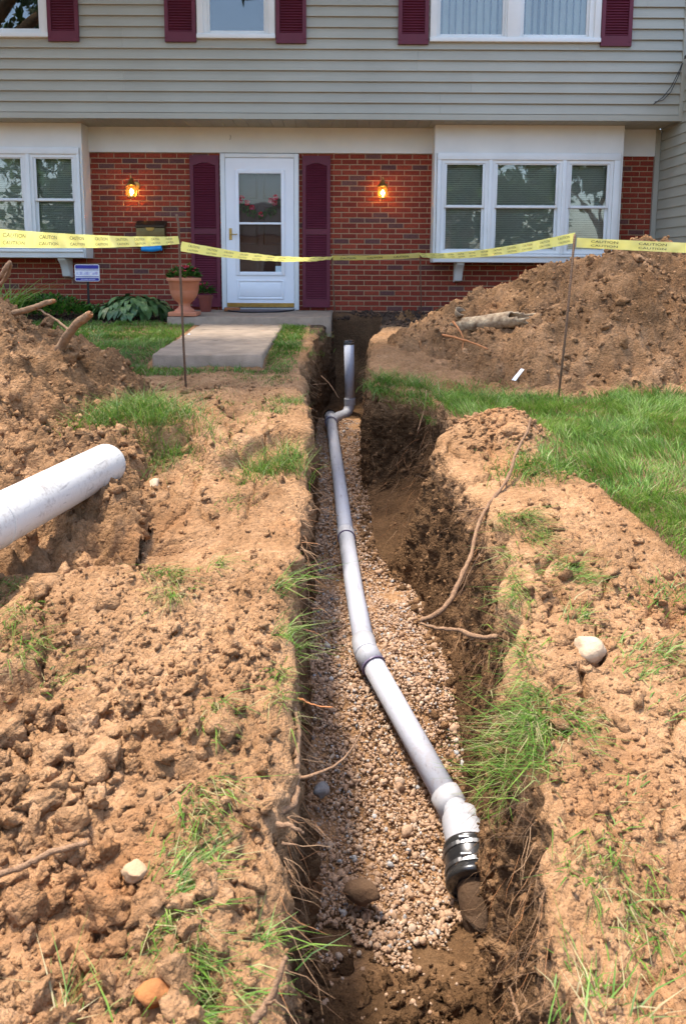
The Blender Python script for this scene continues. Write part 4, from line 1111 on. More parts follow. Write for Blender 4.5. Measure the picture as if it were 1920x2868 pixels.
def hub(p, d, r, L, ring=True):
    d = d.normalized(); m = MB()
    m.lathe([(r * .8, -L / 2), (r * .97, -L / 2), (r, -L / 2 + .004), (r, L / 2 - .004), (r * .97, L / 2), (r * .8, L / 2)], p, 28, axis=d)
    H = m.build('hub', PVCH, SP)
    if ring:
        m = MB(); m.lathe([(pr_ * .9, -.002), (pr_ * 1.06, -.002), (pr_ * 1.06, .003), (pr_ * .9, .003)], p + d * (L / 2 + .003), 28, axis=d); m.build('primer_ring', CEMENT, H)
    return H
# cleanout stack
sb = Vector((.10, 8.33, .12)); stp = at(797, 778, Y=8.33)
seg('stack', [sb, sb.lerp(stp, .5), stp], pr_)
m = MB(); dv = (stp - sb).normalized(); m.lathe([(pr_ * .9, -.045), (pr_ * 1.07, -.045), (pr_ * 1.09, -.01), (pr_ * 1.05, 0), (pr_ * .5, .003), (0, .004)], stp, 24, axis=dv); CAP = m.build('stack_cap', RB, SP)
m = MB(); m.lathe([(pr_ * 1.0, -.03), (pr_ * 1.10, -.03), (pr_ * 1.10, -.018), (pr_ * 1.0, -.018)], stp, 24, axis=dv); m.build('clamp_band', STEEL, CAP)
hub(sb + dv * .01, dv, pr_ * 1.16, .075, False)
elb = [sb, sb + Vector((-.005, -.005, -.05)), sb + Vector((-.025, -.03, -.10)), sb + Vector((-.065, -.075, -.125)), Vector((-.02, 8.16, -.005)), Vector((-.075, 8.02, -.005)), Vector((-.098, 7.88, -.01))]
seg('elbow', elb, pr_ * 1.06, PVCH)
m = MB(); m.lathe([(pr_ * .9, -.004), (pr_ * 1.11, -.004), (pr_ * 1.11, .004), (pr_ * .9, .004)], elb[3], 24, axis=(elb[4] - elb[3])); m.build('elbow_joint', CEMENT, SP)
# wye and run
seg('wye', [Vector((-.11, 8.10, .012)), LINE[0], LINE[1] + Vector((0, .02, 0)), LINE[1] + Vector((0, -.1, 0))], pr_ * 1.14, PVCH)
m = MB(); m.lathe([(0, .05), (pr_ * 1.0, .05), (pr_ * 1.24, .04), (pr_ * 1.24, 0), (pr_ * 1.0, 0)], Vector((-.11, 8.10, .012)), 24, axis=(0, 1, .08)); m.build('wye_cap', RB, SP)
m = MB(); m.lathe([(pr_ * 1.0, -.003), (pr_ * 1.17, -.003), (pr_ * 1.17, .003), (pr_ * 1.0, .003)], LINE[1] + Vector((0, -.1, 0)), 24, axis=(0, 1, 0)); m.build('wye_joint', CEMENT, SP)
seg('pipe_length', LINE[1:], pr_)
hub(LINE2[0], LINE2[0] - LINE2[1], pr_ * 1.13, .10); 
m = MB(); m.lathe([(pr_ * .9, -.004), (pr_ * 1.15, -.004), (pr_ * 1.15, .002), (pr_ * .9, .002)], LINE2[0] + (LINE2[1] - LINE2[0]).normalized() * .052, 28, axis=(LINE2[1] - LINE2[0])); m.build('joint_ring', CEMENT, SP)  # thin primer-coloured ring around the edge of the hub
seg('pipe_length', LINE2, pr_)
d1 = (h2 - LINE2[1]).normalized(); d2 = (h3 - h2).normalized()
seg('bend', [h2 - d1 * .10, h2 - d1 * .02, h2 + (d2 - d1) * .01, h2 + d2 * .03, h2 + d2 * .10], [pr_ * 1.14, pr_ * 1.14, pr_ * 1.13, pr_ * 1.15, pr_ * 1.15], PVCH)
m = MB(); m.lathe([(pr_ * .9, -.003), (pr_ * 1.17, -.003), (pr_ * 1.17, .003), (pr_ * .9, .003)], h2 + d2 * .10, 28, axis=d2); m.build('primer_ring', CEMENT, SP)
m = MB(); m.lathe([(pr_ * 1.1, -.002), (pr_ * 1.16, -.002), (pr_ * 1.16, .002), (pr_ * 1.1, .002)], h2 + d2 * .02, 28, axis=(d1 + d2)); m.build('bend_seam', PVC, SP)
seg('pipe_length', [h2 + d2 * .08, h2.lerp(h3, .5), h3], pr_)
d3 = (ad1 - ad0).normalized()
seg('bend', [h3 - d2 * .05, h3 + d2 * .035], pr_ * 1.18, PVCH)
seg('reducer', [h3 + d2 * .03, h3.lerp(ad0, .5), ad0 + d3 * .03], [pr_ * 1.02, pr_ * 1.02, pr_ * 1.02], PVCH)
m = MB(); m.lathe([(.05, .004), (.070, .0), (.078, .006), (.080, .02), (.080, (ad1 - ad0).length)], ad0, 32, axis=d3); m.build('adapter', PVCH, SP, smooth=True)
d4 = (ad2 - ad1).normalized()
m = MB(); m.lathe([(.080, -.03), (.097, -.028), (.099, -.020), (.096, -.014), (.096, .03), (.097, .085), (.101, .09), (.101, .105), (.094, .11), (.06, .112)], ad1, 32, axis=d4); RC = m.build('rubber_coupling', RB, SP, smooth=True)
for s_ in (.004, .066):
    m = MB(); m.lathe([(.09, -.007), (.1005, -.007), (.1005, .007), (.09, .007)], ad1 + d4 * s_, 32, axis=d4); m.build('clamp_band', STEEL, RC)
    q = ad1 + d4 * s_ + Vector((-.03, -.02, .094)); m = MB(); m.tube([q - Vector((.018, 0, 0)), q + Vector((.018, 0, .002))], .007, 8); m.build('clamp_screw', STEEL, RC)
seg('clay_pipe', [ad1 + d4 * .08, ad2, ad2.lerp(ad3, .8) + Vector((.03, 0, -.13))], [.060, .062, .062], CLAY, 24)

# big white pipe lying on the left bank
e1 = at(248, 1062, Y=3.95); e0 = at(-60, 1225, Y=2.85)
BP = tag(empty('drain_pipe', e1), 'thick scuffed white drain pipe lying on the left bank', 'pipe')
BPM = pvc('scuffed_white_pvc', (.54, .52, .485), dirt=(.24, .20, .17), amt=.7, rough=.45, cracks=True)
dd = (e1 - e0).normalized(); e0 = e0 - dd * .6
m = MB(); m.lathe([(.092, 0), (.100, .002), (.104, .012), (.105, .03), (.105, (e1 - e0).length)], e1, 40, axis=-dd); m.lathe([(.092, 0), (.096, .4), (0, .41)], e1, 40, axis=-dd); m.build('tube', BPM, BP, smooth=True)
m = MB(); m.lathe([(.104, 0), (.1085, .003), (.1085, .02), (.104, .024)], e1 - dd * .98, 40, axis=-dd); m.build('bell_ring', BPM, BP)
# old clay pipe on the right heap
def old_pipe(p0, p1, r, label):
    p0, p1 = Vector(p0), Vector(p1); n = 22; k = 16; V = []; F = []; rng = random.Random(3); d = (p1 - p0); ax = d.normalized(); u = ax.cross(Vector((0, 0, 1))).normalized(); w = u.cross(ax)
    for i in range(k + 1):
        t = i / k
        for j in range(n):
            a = 2 * math.pi * j / n
            jag = (.06 * math.sin(a * 2 + 1) + .04 * math.sin(a * 5)) * (t if i == k else (0 if i else -.8))
            V.append(tuple(p0 + d * t + ax * jag + (u * math.cos(a) + w * math.sin(a)) * r * (1 + .05 * math.sin(7 * t + 2 * a) + rng.uniform(-.05, .05))))
    for i in range(k):
        for j in range(n):
            if (i >= k - 4 and 1 <= j <= 6 + (i % 2)) or (i >= k - 2 and j < 9) or (i == 0 and 2 <= j <= 7): continue
            a = i * n + j; b = i * n + (j + 1) % n; F.append((a, b, b + n, a + n))
    m = MB(); m.add(V, F); o = m.build('clay_pipe_fragment', OLDCLAY, origin=p0, smooth=True)
    md = o.modifiers.new('wall', 'SOLIDIFY'); md.thickness = .016; md.offset = -1
    return tag(o, label, 'clay pipe')
OLDCLAY = simple('weathered_clay', (.46, .35, .22), (.13, .075, .04), rough=.85, scale=16, bmp=.012, bscale=40, detail=7)
q0 = hit(1052, 752); q1 = hit(1212, 733)
for q in (q0, q1): q.z += .035
old_pipe(q0, q1, .055, 'broken old clay pipe lying on the right earth heap')
q = hit(1046, 722)
m = MB(); m.lathe([(.03, 0), (.05, .03), (.062, .07), (.055, .075), (.042, .04), (.02, .012)], q, 14, axis=(.3, -.5, .7)); tag(m.build('clay_shard', OLDCLAY, origin=q, smooth=True), 'curved shard of clay pipe behind the broken clay pipe', 'shard')
# ================================================================== LOOSE GROUND: GRAVEL, CLODS, ROCKS
def ico(sub):
    import bmesh
    bm = bmesh.new(); bmesh.ops.create_icosphere(bm, subdivisions=sub, radius=1.0); bm.verts.ensure_lookup_table()
    V = np.array([v.co[:] for v in bm.verts]); F = np.array([[v.index for v in f.verts] for f in bm.faces]); bm.free(); return V, F
IC0, IC1, IC2 = ico(1), ico(2), ico(3)
def lumpy(base, amp, freq, seed, ang=0.0):
    V, F = base; n = fbm(V[:, 0] * freq + seed, V[:, 1] * freq, V[:, 2] * freq, o=2, s=seed)
    W = V * (1 + amp * n[:, None])
    if ang:
        rng = np.random.default_rng(seed)
        for _ in range(7):   # cut facets
            d = rng.normal(size=3); d /= np.linalg.norm(d); c = rng.uniform(.55, .85); t = W @ d - c
            W = W - np.clip(t, 0, None)[:, None] * d * ang
    return W, F
def rand_rot(n, rng):
    q = rng.normal(size=(n, 4)); q /= np.linalg.norm(q, axis=1)[:, None]; w, x, y, z = q.T
    return np.stack([np.stack([1 - 2 * (y*y + z*z), 2 * (x*y - z*w), 2 * (x*z + y*w)], 1), np.stack([2 * (x*y + z*w), 1 - 2 * (x*x + z*z), 2 * (y*z - x*w)], 1), np.stack([2 * (x*z - y*w), 2 * (y*z + x*w), 1 - 2 * (x*x + y*y)], 1)], 1)
def merge(chunks):
    V = []; F = []; A = []; n = 0
    for v, f, a in chunks: V.append(v); F.append(f + n); A.append(a); n += len(v)
    return np.concatenate(V), np.concatenate(F), np.concatenate(A)
def scatter(variants, pos, sc, val, rng):
    """pos (n,3), sc (n,3), val (n,) per piece -> V,F,per-vertex val"""
    out = []; which = rng.integers(0, len(variants), len(pos))
    for k, (bv, bf) in enumerate(variants):
        m = which == k; n = m.sum()
        if not n: continue
        Rm = rand_rot(n, rng); v = bv[None] * sc[m][:, None, :]; v = np.einsum('nij,nkj->nki', Rm, v) + pos[m][:, None, :]
        f = bf[None] + (np.arange(n) * len(bv))[:, None, None]
        out.append((v.reshape(-1, 3), f.reshape(-1, 3), np.repeat(val[m], len(bv))))
    return merge(out)
rng = np.random.default_rng(5)
PEB = tonemat('river_gravel', [(0, (.30, .175, .098)), (.3, (.375, .23, .135)), (.55, (.41, .26, .16)), (.75, (.39, .245, .152)), (.9, (.48, .37, .27)), (.965, (.36, .35, .34)), (1, (.16, .145, .135))], rough=.72, scale=70, amount=.28, bmp=.0025, bscale=260, spec=.3)
peb1 = [lumpy(IC1, .45, 1.3, 400 + k, .6) for k in range(12)]; peb0 = [lumpy(IC0, .35, 1.1, 420 + k) for k in range(8)]
def pipe_x(Y): return np.interp(Y, [2.2, 2.95, 3.62, 4.3, 5.1, 6, 7.2, 7.9], [.62, .47, .127, .085, .04, 0, -.06, -.1])
def gravel_z(X, Y):
    f = np.interp(Y, *_flz)
    z = f + .012 + .010 * fbm(X * 6, Y * 6, o=3, s=480)
    dx = X - pipe_x(Y)
    z = z + .035 * sstep(.03, .14, dx) * (1 - sstep(3.2, 3.9, Y)) * sstep(2.2, 2.6, Y)        # banked against the pipe's right side
    z = z + .02 * sstep(.30, .6, X) * (1 - sstep(3.6, 4.4, Y))
    return z
def gravel(n, y0, y1, med, base, seed, sig=.38, big=.03):
    rng = np.random.default_rng(seed)
    Y = y0 + (y1 - y0) * rng.random(n); a, b, c, d, f = trench(Y)
    X = b - .03 + (d - b + .06) * rng.random(n)
    r = np.clip(med * np.exp(sig * rng.normal(size=n)), .004, big)
    z = gravel_z(X, Y) + rng.uniform(-.35, .35, n) * r
    keep = Y + .16 * fbm(X * 5, Y * 5, o=3, s=491) > 2.26 + .25 * sstep(.36, .48, X)
    pt = np.abs(X - pipe_x(Y)) < pr_ * .75; keep &= ~(pt & (z + r > np.interp(Y, *_flz) + .03) & (Y > 3))
    X, Y, z, r = X[keep], Y[keep], z[keep], r[keep]; n = len(X)
    sc = r[:, None] * np.stack([rng.uniform(.85, 1.3, n), rng.uniform(.75, 1.05, n), rng.uniform(.55, .9, n)], 1)
    return scatter(base, np.stack([X, Y, z], 1), sc, np.clip(rng.beta(1.6, 1.4, n) * 1.02, 0, 1), rng)
ch = [gravel(500, 2.05, 3.9, .0105, peb1, 1, .34), gravel(3600, 2.05, 3.6, .0064, peb1, 2), gravel(10500, 3.4, 8.1, .0070, peb0, 3), gravel(11000, 2.1, 4.4, .0046, peb0, 4)]
V, F, A = merge(ch)
GR = np_mesh('gravel', V, F, PEB, pattr={'tone': A}); tag(GR, 'rounded tan gravel bedding along the trench floor', 'gravel', kind='stuff')
# gravel sprinkled over the soil at the near end
n = 420; Y = rng.uniform(1.3, 2.35, n); a, b, c, d, f = trench(Y); X = b + .05 + (d - b + .06) * rng.random(n)
r = np.clip(.0042 * np.exp(.5 * rng.normal(size=n)), .002, .014); zz = np.interp(Y, *_flz) + .05 * fbm(X * 5, Y * 5, o=4, s=91) * (1 - sstep(2.05, 2.3, Y)) + r * .4
V, F, A = scatter(peb0, np.stack([X, Y, zz], 1), r[:, None] * np.ones((1, 3)), np.clip(rng.beta(3, 1.5, n), 0, .9), rng)
tag(np_mesh('spilled_gravel', V, F, PEB, pattr={'tone': A}), 'pebbles spilled over dark soil at the near trench end', 'gravel', kind='stuff')

# ---- clods
cl1 = [lumpy(IC1, .75, 1.9, 500 + k, .9) for k in range(10)]; cl0 = [lumpy(IC0, .6, 1.6, 520 + k, .6) for k in range(8)]; cl2 = [lumpy(lumpy(IC2, .5, 1.5, 540 + k, 1.0), .28, 4.5, 550 + k) for k in range(6)]
def vsurf(X, Y):
    z = ground_at(X, Y)
    m = (X > .45) & (X < 5.6) & (Y > 5.3) & (Y < 10); z = np.where(m, np.maximum(z, heap_r(X, Y)), z)
    m = (X < -.9) & (X > -4.6) & (Y > 3) & (Y < 6.9); return np.where(m, np.maximum(z, heap_l(X, Y)), z)
def clod_field(n, x0, x1, y0, y1, med, sig, base, seed, mx=.06, wet=(0, .12), cond=None, sink=.25):
    rng = np.random.default_rng(seed); X = rng.uniform(x0, x1, n); Y = y0 + (y1 - y0) * rng.random(n)
    a, b, c, d, f = trench(Y); k = (X < a - .03) | (X > c + .04); k &= lawn_mask(X, Y) < .4; k &= np.abs(X) < .52 * Y + .45
    k &= fbm(X * 2.3, Y * 2.3, o=3, s=seed) > -.45 + .5 * rng.random(n) - .25
    if cond is not None: k &= cond(X, Y)
    X, Y = X[k], Y[k]; n = len(X); r = np.clip(med * np.exp(sig * rng.normal(size=n)), .004, mx)
    z = vsurf(X, Y) + r * (.42 - sink - .3 * rng.random(n))
    sc = r[:, None] * np.stack([rng.uniform(.9, 1.4, n), rng.uniform(.8, 1.15, n), rng.uniform(.55, .9, n)], 1)
    return scatter(base, np.stack([X, Y, z], 1), sc, rng.uniform(*wet, n), rng)
def clod_obj(name, chunks, label):
    V, F, A = merge(chunks); o = np_mesh(name, V, F, SOIL, smooth=False, pattr={'wet': A, 'loam': A * 0}); tag(o, label, 'clods', kind='stuff'); return o
clod_obj('soil_clods', [clod_field(520, -1.0, -.25, .95, 2.2, .027, .35, cl2, 11, .055, sink=.1), clod_field(900, -1.0, -.15, .95, 2.5, .013, .4, cl1, 10, .03), clod_field(3600, -1.4, -.15, .95, 2.9, .007, .5, cl0, 12, .02), clod_field(1900, -2.6, -.2, 2.4, 6.4, .0075, .5, cl0, 13, .03), clod_field(350, -2.0, -.2, 2.4, 6.4, .02, .4, cl1, 19, .05)], 'dry crumbled clay clods scattered over the left bank')
clod_obj('soil_clods', [clod_field(4200, .42, 1.9, .95, 2.9, .0065, .5, cl0, 14, .02), clod_field(700, .42, 1.5, .95, 2.9, .012, .4, cl1, 34, .03), clod_field(2600, .5, 2.2, 2.6, 6.0, .0085, .45, cl0, 15, .035), clod_field(420, .5, 2.0, 1.2, 5.8, .019, .4, cl1, 16, .045), clod_field(600, .75, 1.3, 4.4, 5.1, .010, .5, cl1, 26, .03)], 'dry crumbled clay clods scattered over the right bank')
clod_obj('soil_clods', [clod_field(7000, .5, 4.6, 5.4, 9.6, .014, .45, cl0, 17, .06, (.0, .45), lambda X, Y: heap_r(X, Y) > right_z(X, Y) + .03), clod_field(900, .8, 4.4, 5.6, 8.6, .026, .35, cl1, 27, .06, (.0, .4), lambda X, Y: heap_r(X, Y) > right_z(X, Y) + .06)], 'loose clods covering the tall earth heap on the right')
clod_obj('soil_clods', [clod_field(3000, -3.2, -.9, 3.3, 6.6, .014, .45, cl0, 18, .05, (.0, .4), lambda X, Y: heap_l(X, Y) > left_z(X, Y) + .02), clod_field(500, -3.2, -.9, 3.3, 6.6, .02, .4, cl1, 28, .05, (.0, .4), lambda X, Y: heap_l(X, Y) > left_z(X, Y) + .04)], 'loose clods covering the earth heap on the left')

n = 900; rg = np.random.default_rng(77); Y = rg.uniform(1.1, 2.35, n); a, b, c, d, f = trench(Y); X = b + (d - b + .05) * rg.random(n); r = np.clip(.011 * np.exp(.55 * rg.normal(size=n)), .004, .04)
k = (Y < 2.15 + .2 * rg.random(n)); X, Y, r = X[k], Y[k], r[k]; n = len(X)
zz = np.interp(Y, *_flz) + .11 * sstep(.36, .52, X) * np.exp(-((Y - 1.98) / .26) ** 2) + .05 * fbm(X * 5, Y * 5, o=4, s=91) * (1 - sstep(2.05, 2.3, Y)) + r * .15
clod_obj('soil_clods', [scatter(cl1, np.stack([X, Y, zz], 1), r[:, None] * np.array([[1.1, 1., .6]]), rg.uniform(.6, 1, n), rg)], 'damp dark soil lumps on the trench floor at the near end')
# fallen crumbs along the foot of the right wall
n = 1500; Y = rg.uniform(2.2, 7.6, n); a, b, c, d, f = trench(Y); X = d - np.abs(rg.normal(0, .06, n)) + .03; r = np.clip(.009 * np.exp(.5 * rg.normal(size=n)), .004, .03)
clod_obj('soil_clods', [scatter(cl0, np.stack([X, Y, gravel_z(X, Y) + r * .2], 1), r[:, None] * np.ones((1, 3)), rg.uniform(.3, 1, n), rg)], 'fallen soil crumbs along the foot of the right trench wall')
for k, (W3, nn, lab) in enumerate(((WALLS[0], 1200, 'crumbs of earth stuck on the left trench wall'), (WALLS[1], 3600, 'crumbs of earth stuck on the right trench wall'))):
    ok = (W3[1] > 1.1) & (W3[1] < 8.2); P3 = np.stack([W3[0][ok], W3[1][ok], W3[2][ok]], 1); P3 = P3[rg.integers(0, len(P3), nn)] + rg.normal(0, .004, (nn, 3)); r = np.clip(.0075 * np.exp(.5 * rg.normal(size=nn)), .003, .026)
    clod_obj('soil_clods', [scatter(cl0, P3, r[:, None] * np.array([[1.1, 1., .8]]), rg.uniform(.35, 1, nn), rg)], lab)
# ---- single rocks and chunks
ROCK = simple('pale_rock', (.52, .39, .26), (.38, .26, .16), rough=.85, scale=14, bmp=.006, bscale=50)
ROCKG = simple('grey_cobble', (.24, .23, .22), (.17, .16, .15), rough=.7, scale=14, bmp=.003)
ORC = simple('orange_clay_chunk', (.36, .135, .035), (.26, .10, .03), rough=.9, scale=10, bmp=.008, bscale=40)
def rock(name, p, r, mat, label, seed, sink=.2, ang=.7, cat='rock'):
    v, f = lumpy(IC2, .32, 1.2, seed, ang); s = np.array(r); c = np.array([p.x, p.y, p.z + r[2] * (1 - 2 * sink)])
    return tag(np_mesh(name, v * s + c, f, mat, origin=tuple(c)), label, cat)
def onground(x, y): return hit(x, y)
rock('rock', onground(1352, 1500), (.050, .045, .045), ROCK, 'large pale rock on the right bank', 601, .15)
rock('rock', onground(355, 1112), (.030, .05, .022), ROCK, 'oval pale stone beside the big white pipe on left bank', 602)
rock('rock', onground(390, 1120), (.014, .014, .012), ROCK, 'small pale pebble right of the oval stone on left bank', 603)
rock('rock', onground(1180, 1178 + 560), (.012, .01, .009), ROCK, 'tiny pale stone below the trench lip on right bank', 604)
g = at(741, 1815, z=-.545); rock('cobble', g, (.035, .030, .024), ROCKG, 'largest grey cobble on the gravel near the left trench wall', 605, .2, .2, 'cobble')
rock('clay_chunk', onground(365, 2290), (.036, .03, .026), ORC, 'orange clay chunk at the bottom left of the bank', 606, .3, 1.0, 'clay chunk')
rock('clay_chunk', onground(180, 1890), (.05, .045, .035), SOIL, 'big tan clod on the lower left bank', 607, .25, 1.0, 'clay chunk')
rock('rock', onground(318, 2005), (.028, .026, .022), simple('cream_rock', (.42, .28, .16), (.30, .19, .10), rough=.9, scale=14, bmp=.005), 'cream coloured stone among clods on the lower left bank', 608, .25, .9)
rock('clay_chunk', onground(215, 1770), (.055, .05, .03), SOIL, 'rounded tan lump on the left bank above the big clod', 609, .3, .8, 'clay chunk')
p = at(830, 2045, z=-.60); rock('soil_lump', p, (.075, .05, .035), simple('dark_soil_lump', (.13, .07, .035), (.09, .05, .025), rough=.95, scale=12, bmp=.008), 'dark brown soil lump lying on the gravel near the trench end', 610, .35, .6, 'soil lump')
p = at(1118, 2085, z=-.63); rock('soil_lump', p, (.085, .085, .05), simple('damp_soil_lump', (.075, .040, .019), (.05, .027, .013), rough=.95, scale=14, bmp=.012, detail=7), 'damp soil lump burying the old pipe below the black coupling', 612, .45, .9, 'soil lump')
rock('soil_lump', onground(1178, 985), (.10, .09, .06), SOIL, 'crumbly knob of earth on the right trench block', 611, .5, .5, 'soil lump')

# ================================================================== ROOTS
ROOT = simple('root_bark', (.30, .175, .095), (.17, .092, .048), rough=.9, scale=45, bmp=.006, detail=6)
ROOTO = simple('orange_root', (.50, .19, .06), (.36, .14, .05), rough=.7, scale=30)
def root_path(pts, sub=5, jit=.006, seed=0):
    rng = random.Random(seed); P = [Vector(p) for p in pts]; out = []
    for i in range(len(P) - 1):
        a = P[max(i - 1, 0)]; b = P[i]; c = P[i + 1]; d = P[min(i + 2, len(P) - 1)]
        for k in range(sub):
            t = k / sub
            q = .5 * ((2 * b) + (c - a) * t + (2 * a - 5 * b + 4 * c - d) * t * t + (-a + 3 * b - 3 * c + d) * t ** 3)
            out.append(q + Vector((rng.uniform(-jit, jit), rng.uniform(-jit, jit), rng.uniform(-jit, jit))))
    return out + [P[-1]]
def root(px, r0, r1, label, seed, mat=ROOT, branches=(), name='root', jit=.0022):
    pts = [at(x, y, Y=Y) for x, y, Y in px]; T_ = tag(empty(name, pts[0]), label, 'root', 'exposed tree roots')
    q = root_path(pts, 6, jit, seed); m = MB(); n = len(q); rr = random.Random(seed); m.tube(q, [(r0 + (r1 - r0) * i / (n - 1)) * rr.uniform(.8, 1.2) for i in range(n)], 7); m.build('stem', mat, T_, smooth=True)
    for k, (bp, ra) in enumerate(branches):
        q = root_path([at(x, y, Y=Y) for x, y, Y in bp], 5, jit, seed + 20 + k); m = MB(); n = len(q); m.tube(q, [ra * (1 - .75 * i / (n - 1)) for i in range(n)], 6); m.build('rootlet', mat, T_, smooth=True)
    return T_
root([(1213, 955, 4.25), (1205, 985, 4.2), (1182, 1030, 4.1), (1160, 1095, 3.95), (1120, 1150, 3.75), (1092, 1205, 3.6), (1078, 1270, 3.42), (1055, 1320, 3.3), (1030, 1375, 3.2), (992, 1408, 3.15), (963, 1418, 3.15)], .007, .012, 'long pale root hanging down the right trench wall', 1,
     branches=[([(1115, 1160, 3.72), (1075, 1165, 3.7), (1038, 1168, 3.7)], .004), ([(1130, 1140, 3.8), (1080, 1190, 3.7), (1052, 1180, 3.72)], .004), ([(1085, 1240, 3.5), (1075, 1290, 3.4), (1052, 1345, 3.35)], .005), ([(1098, 1265, 3.45), (1070, 1320, 3.4), (1050, 1365, 3.35)], .004), ([(1160, 1100, 3.95), (1150, 1160, 3.85), (1110, 1215, 3.7)], .004)])
root([(963, 1425, 3.0), (1000, 1435, 2.95), (1050, 1440, 2.9), (1090, 1455, 2.8), (1140, 1455, 2.75)], .005, .011, 'crooked root crossing the right trench wall below the long root', 2, branches=[([(1090, 1455, 2.8), (1060, 1475, 2.85)], .003)])
root([(668, 1560, 2.35), (678, 1620, 2.25), (686, 1680, 2.15), (682, 1740, 2.05), (684, 1790, 1.98), (678, 1835, 1.92), (655, 1855, 1.88), (600, 1875, 1.8)], .007, .010, 'bare root hanging along the left trench wall', 3, branches=[([(684, 1780, 2.0), (730, 1770, 2.0), (790, 1735, 2.05), (845, 1650, 2.2)], .006), ([(684, 1785, 2.0), (700, 1795, 2.0)], .005)])
root([(665, 1600, 2.3), (690, 1600, 2.3), (720, 1613, 2.3), (765, 1618, 2.3)], .004, .002, 'thin orange root sticking out over the gravel from left wall', 4, ROOTO)
root([(585, 2342, 1.22), (615, 2300, 1.24), (640, 2250, 1.25), (662, 2190, 1.27)], .008, .005, 'pale broken root end at the bottom of the left trench lip', 5, branches=[([(615, 2300, 1.24), (640, 2290, 1.22)], .004)])
root([(0, 2005, 1.50), (60, 1985, 1.52), (120, 1955, 1.54), (205, 1930, 1.56)], .007, .006, 'root lying across the clods of the lower left bank', 6)
root([(640, 1885, 1.75), (670, 1890, 1.72), (700, 1905, 1.72)], .008, .004, 'short stub root on the left lip above the soil lump', 7, branches=[([(650, 1930, 1.7), (690, 1935, 1.7)], .004)])
root([(1185, 2175, 2.1), (1240, 2190, 1.95), (1300, 2215, 1.85), (1340, 2230, 1.75)], .003, .006, 'thin orange root poking from the lower right trench wall', 8, ROOTO, branches=[([(1300, 2090, 1.8), (1258, 2190, 1.9), (1230, 2260, 1.9), (1225, 2342, 1.85)], .005)])
root([(1170, 2255, 1.75), (1185, 2300, 1.7), (1200, 2342, 1.65)], .003, .005, 'forked pale root at the bottom of the right trench wall', 9, branches=[([(1240, 2342, 1.6), (1215, 2300, 1.65), (1200, 2270, 1.7)], .004)])
root([(975, 893, 5.9), (970, 935, 5.8), (955, 985, 5.7)], .006, .005, 'pale root dangling over the far right trench block', 10)
root([(1010, 765, 6.5), (1045, 772, 6.45), (1085, 785, 6.4), (1115, 797, 6.35)], .010, .007, 'orange root on the heap in front of the clay pipe', 11, ROOTO, branches=[([(1060, 775, 6.45), (1055, 800, 6.4)], .008), ([(1035, 735, 6.6), (1050, 755, 6.5), (1060, 775, 6.45)], .012)])
root([(735, 860, 7.1), (755, 880, 7.0), (775, 910, 6.9)], .005, .003, 'thin root curling out of the far left trench wall', 12, branches=[([(715, 880, 6.9), (750, 878, 6.95)], .004)])
root([(705, 1170, 3.75), (740, 1165, 3.8), (775, 1180, 3.8)], .0025, .0015, 'fine root strand over the gravel at mid trench', 13)
# cut limbs in the left heap
WOODB = simple('muddy_bark', (.18, .105, .055), (.34, .21, .115), rough=.95, scale=22, bmp=.016, bscale=38, detail=7)
WOODC = simple('fresh_cut_wood', (.30, .13, .045), (.22, .10, .04), rough=.75, scale=40, bmp=.004)
def limb(px, r0, r1, label, seed, twig=None):
    pts = [at(x, y, Y=Y) for x, y, Y in px]; T_ = tag(empty('cut_root_stump', pts[0]), label, 'root', 'cut roots in the left heap')
    q = root_path(pts, 6, .0025, seed); n = len(q); m = MB(); m.tube(q, [(r0 + (r1 - r0) * i / (n - 1)) * (1 + .05 * math.sin(i * .9 + seed)) for i in range(n)], 14); m.build('bark', WOODB, T_, smooth=True)
    e = q[-1]; d = (q[-1] - q[-2]).normalized(); m = MB(); m.lathe([(0, .012), (r1 * .5, .018), (r1 * .8, .006), (r1 * .95, .002), (r1 * .9, -.03)], e, 12, axis=d); m.build('cut_end', WOODC, T_)
    if twig:
        q = root_path([at(x, y, Y=Y) for x, y, Y in twig], 5, .006, seed + 5); m = MB(); m.tube(q, [.011 * (1 - .5 * i / len(q)) for i in range(len(q))], 7); m.build('twig', WOODB, T_, smooth=True)
limb([(118, 830, 5.15), (140, 795, 5.12), (170, 750, 5.05), (205, 722, 5.0)], .034, .026, 'thick cut root jutting from the left earth heap toward lawn', 1, [(165, 770, 5.1), (140, 745, 5.2), (95, 715, 5.3), (60, 705, 5.35)])
limb([(30, 720, 5.35), (62, 712, 5.33), (95, 700, 5.3), (122, 692, 5.28)], .023, .017, 'thinner cut root lying on top of the left earth heap', 2)
root([(0, 640, 5.2), (12, 618, 5.2), (22, 605, 5.22), (18, 630, 5.25), (0, 655, 5.25)], .016, .014, 'looped root at the left edge above the earth heap', 21)
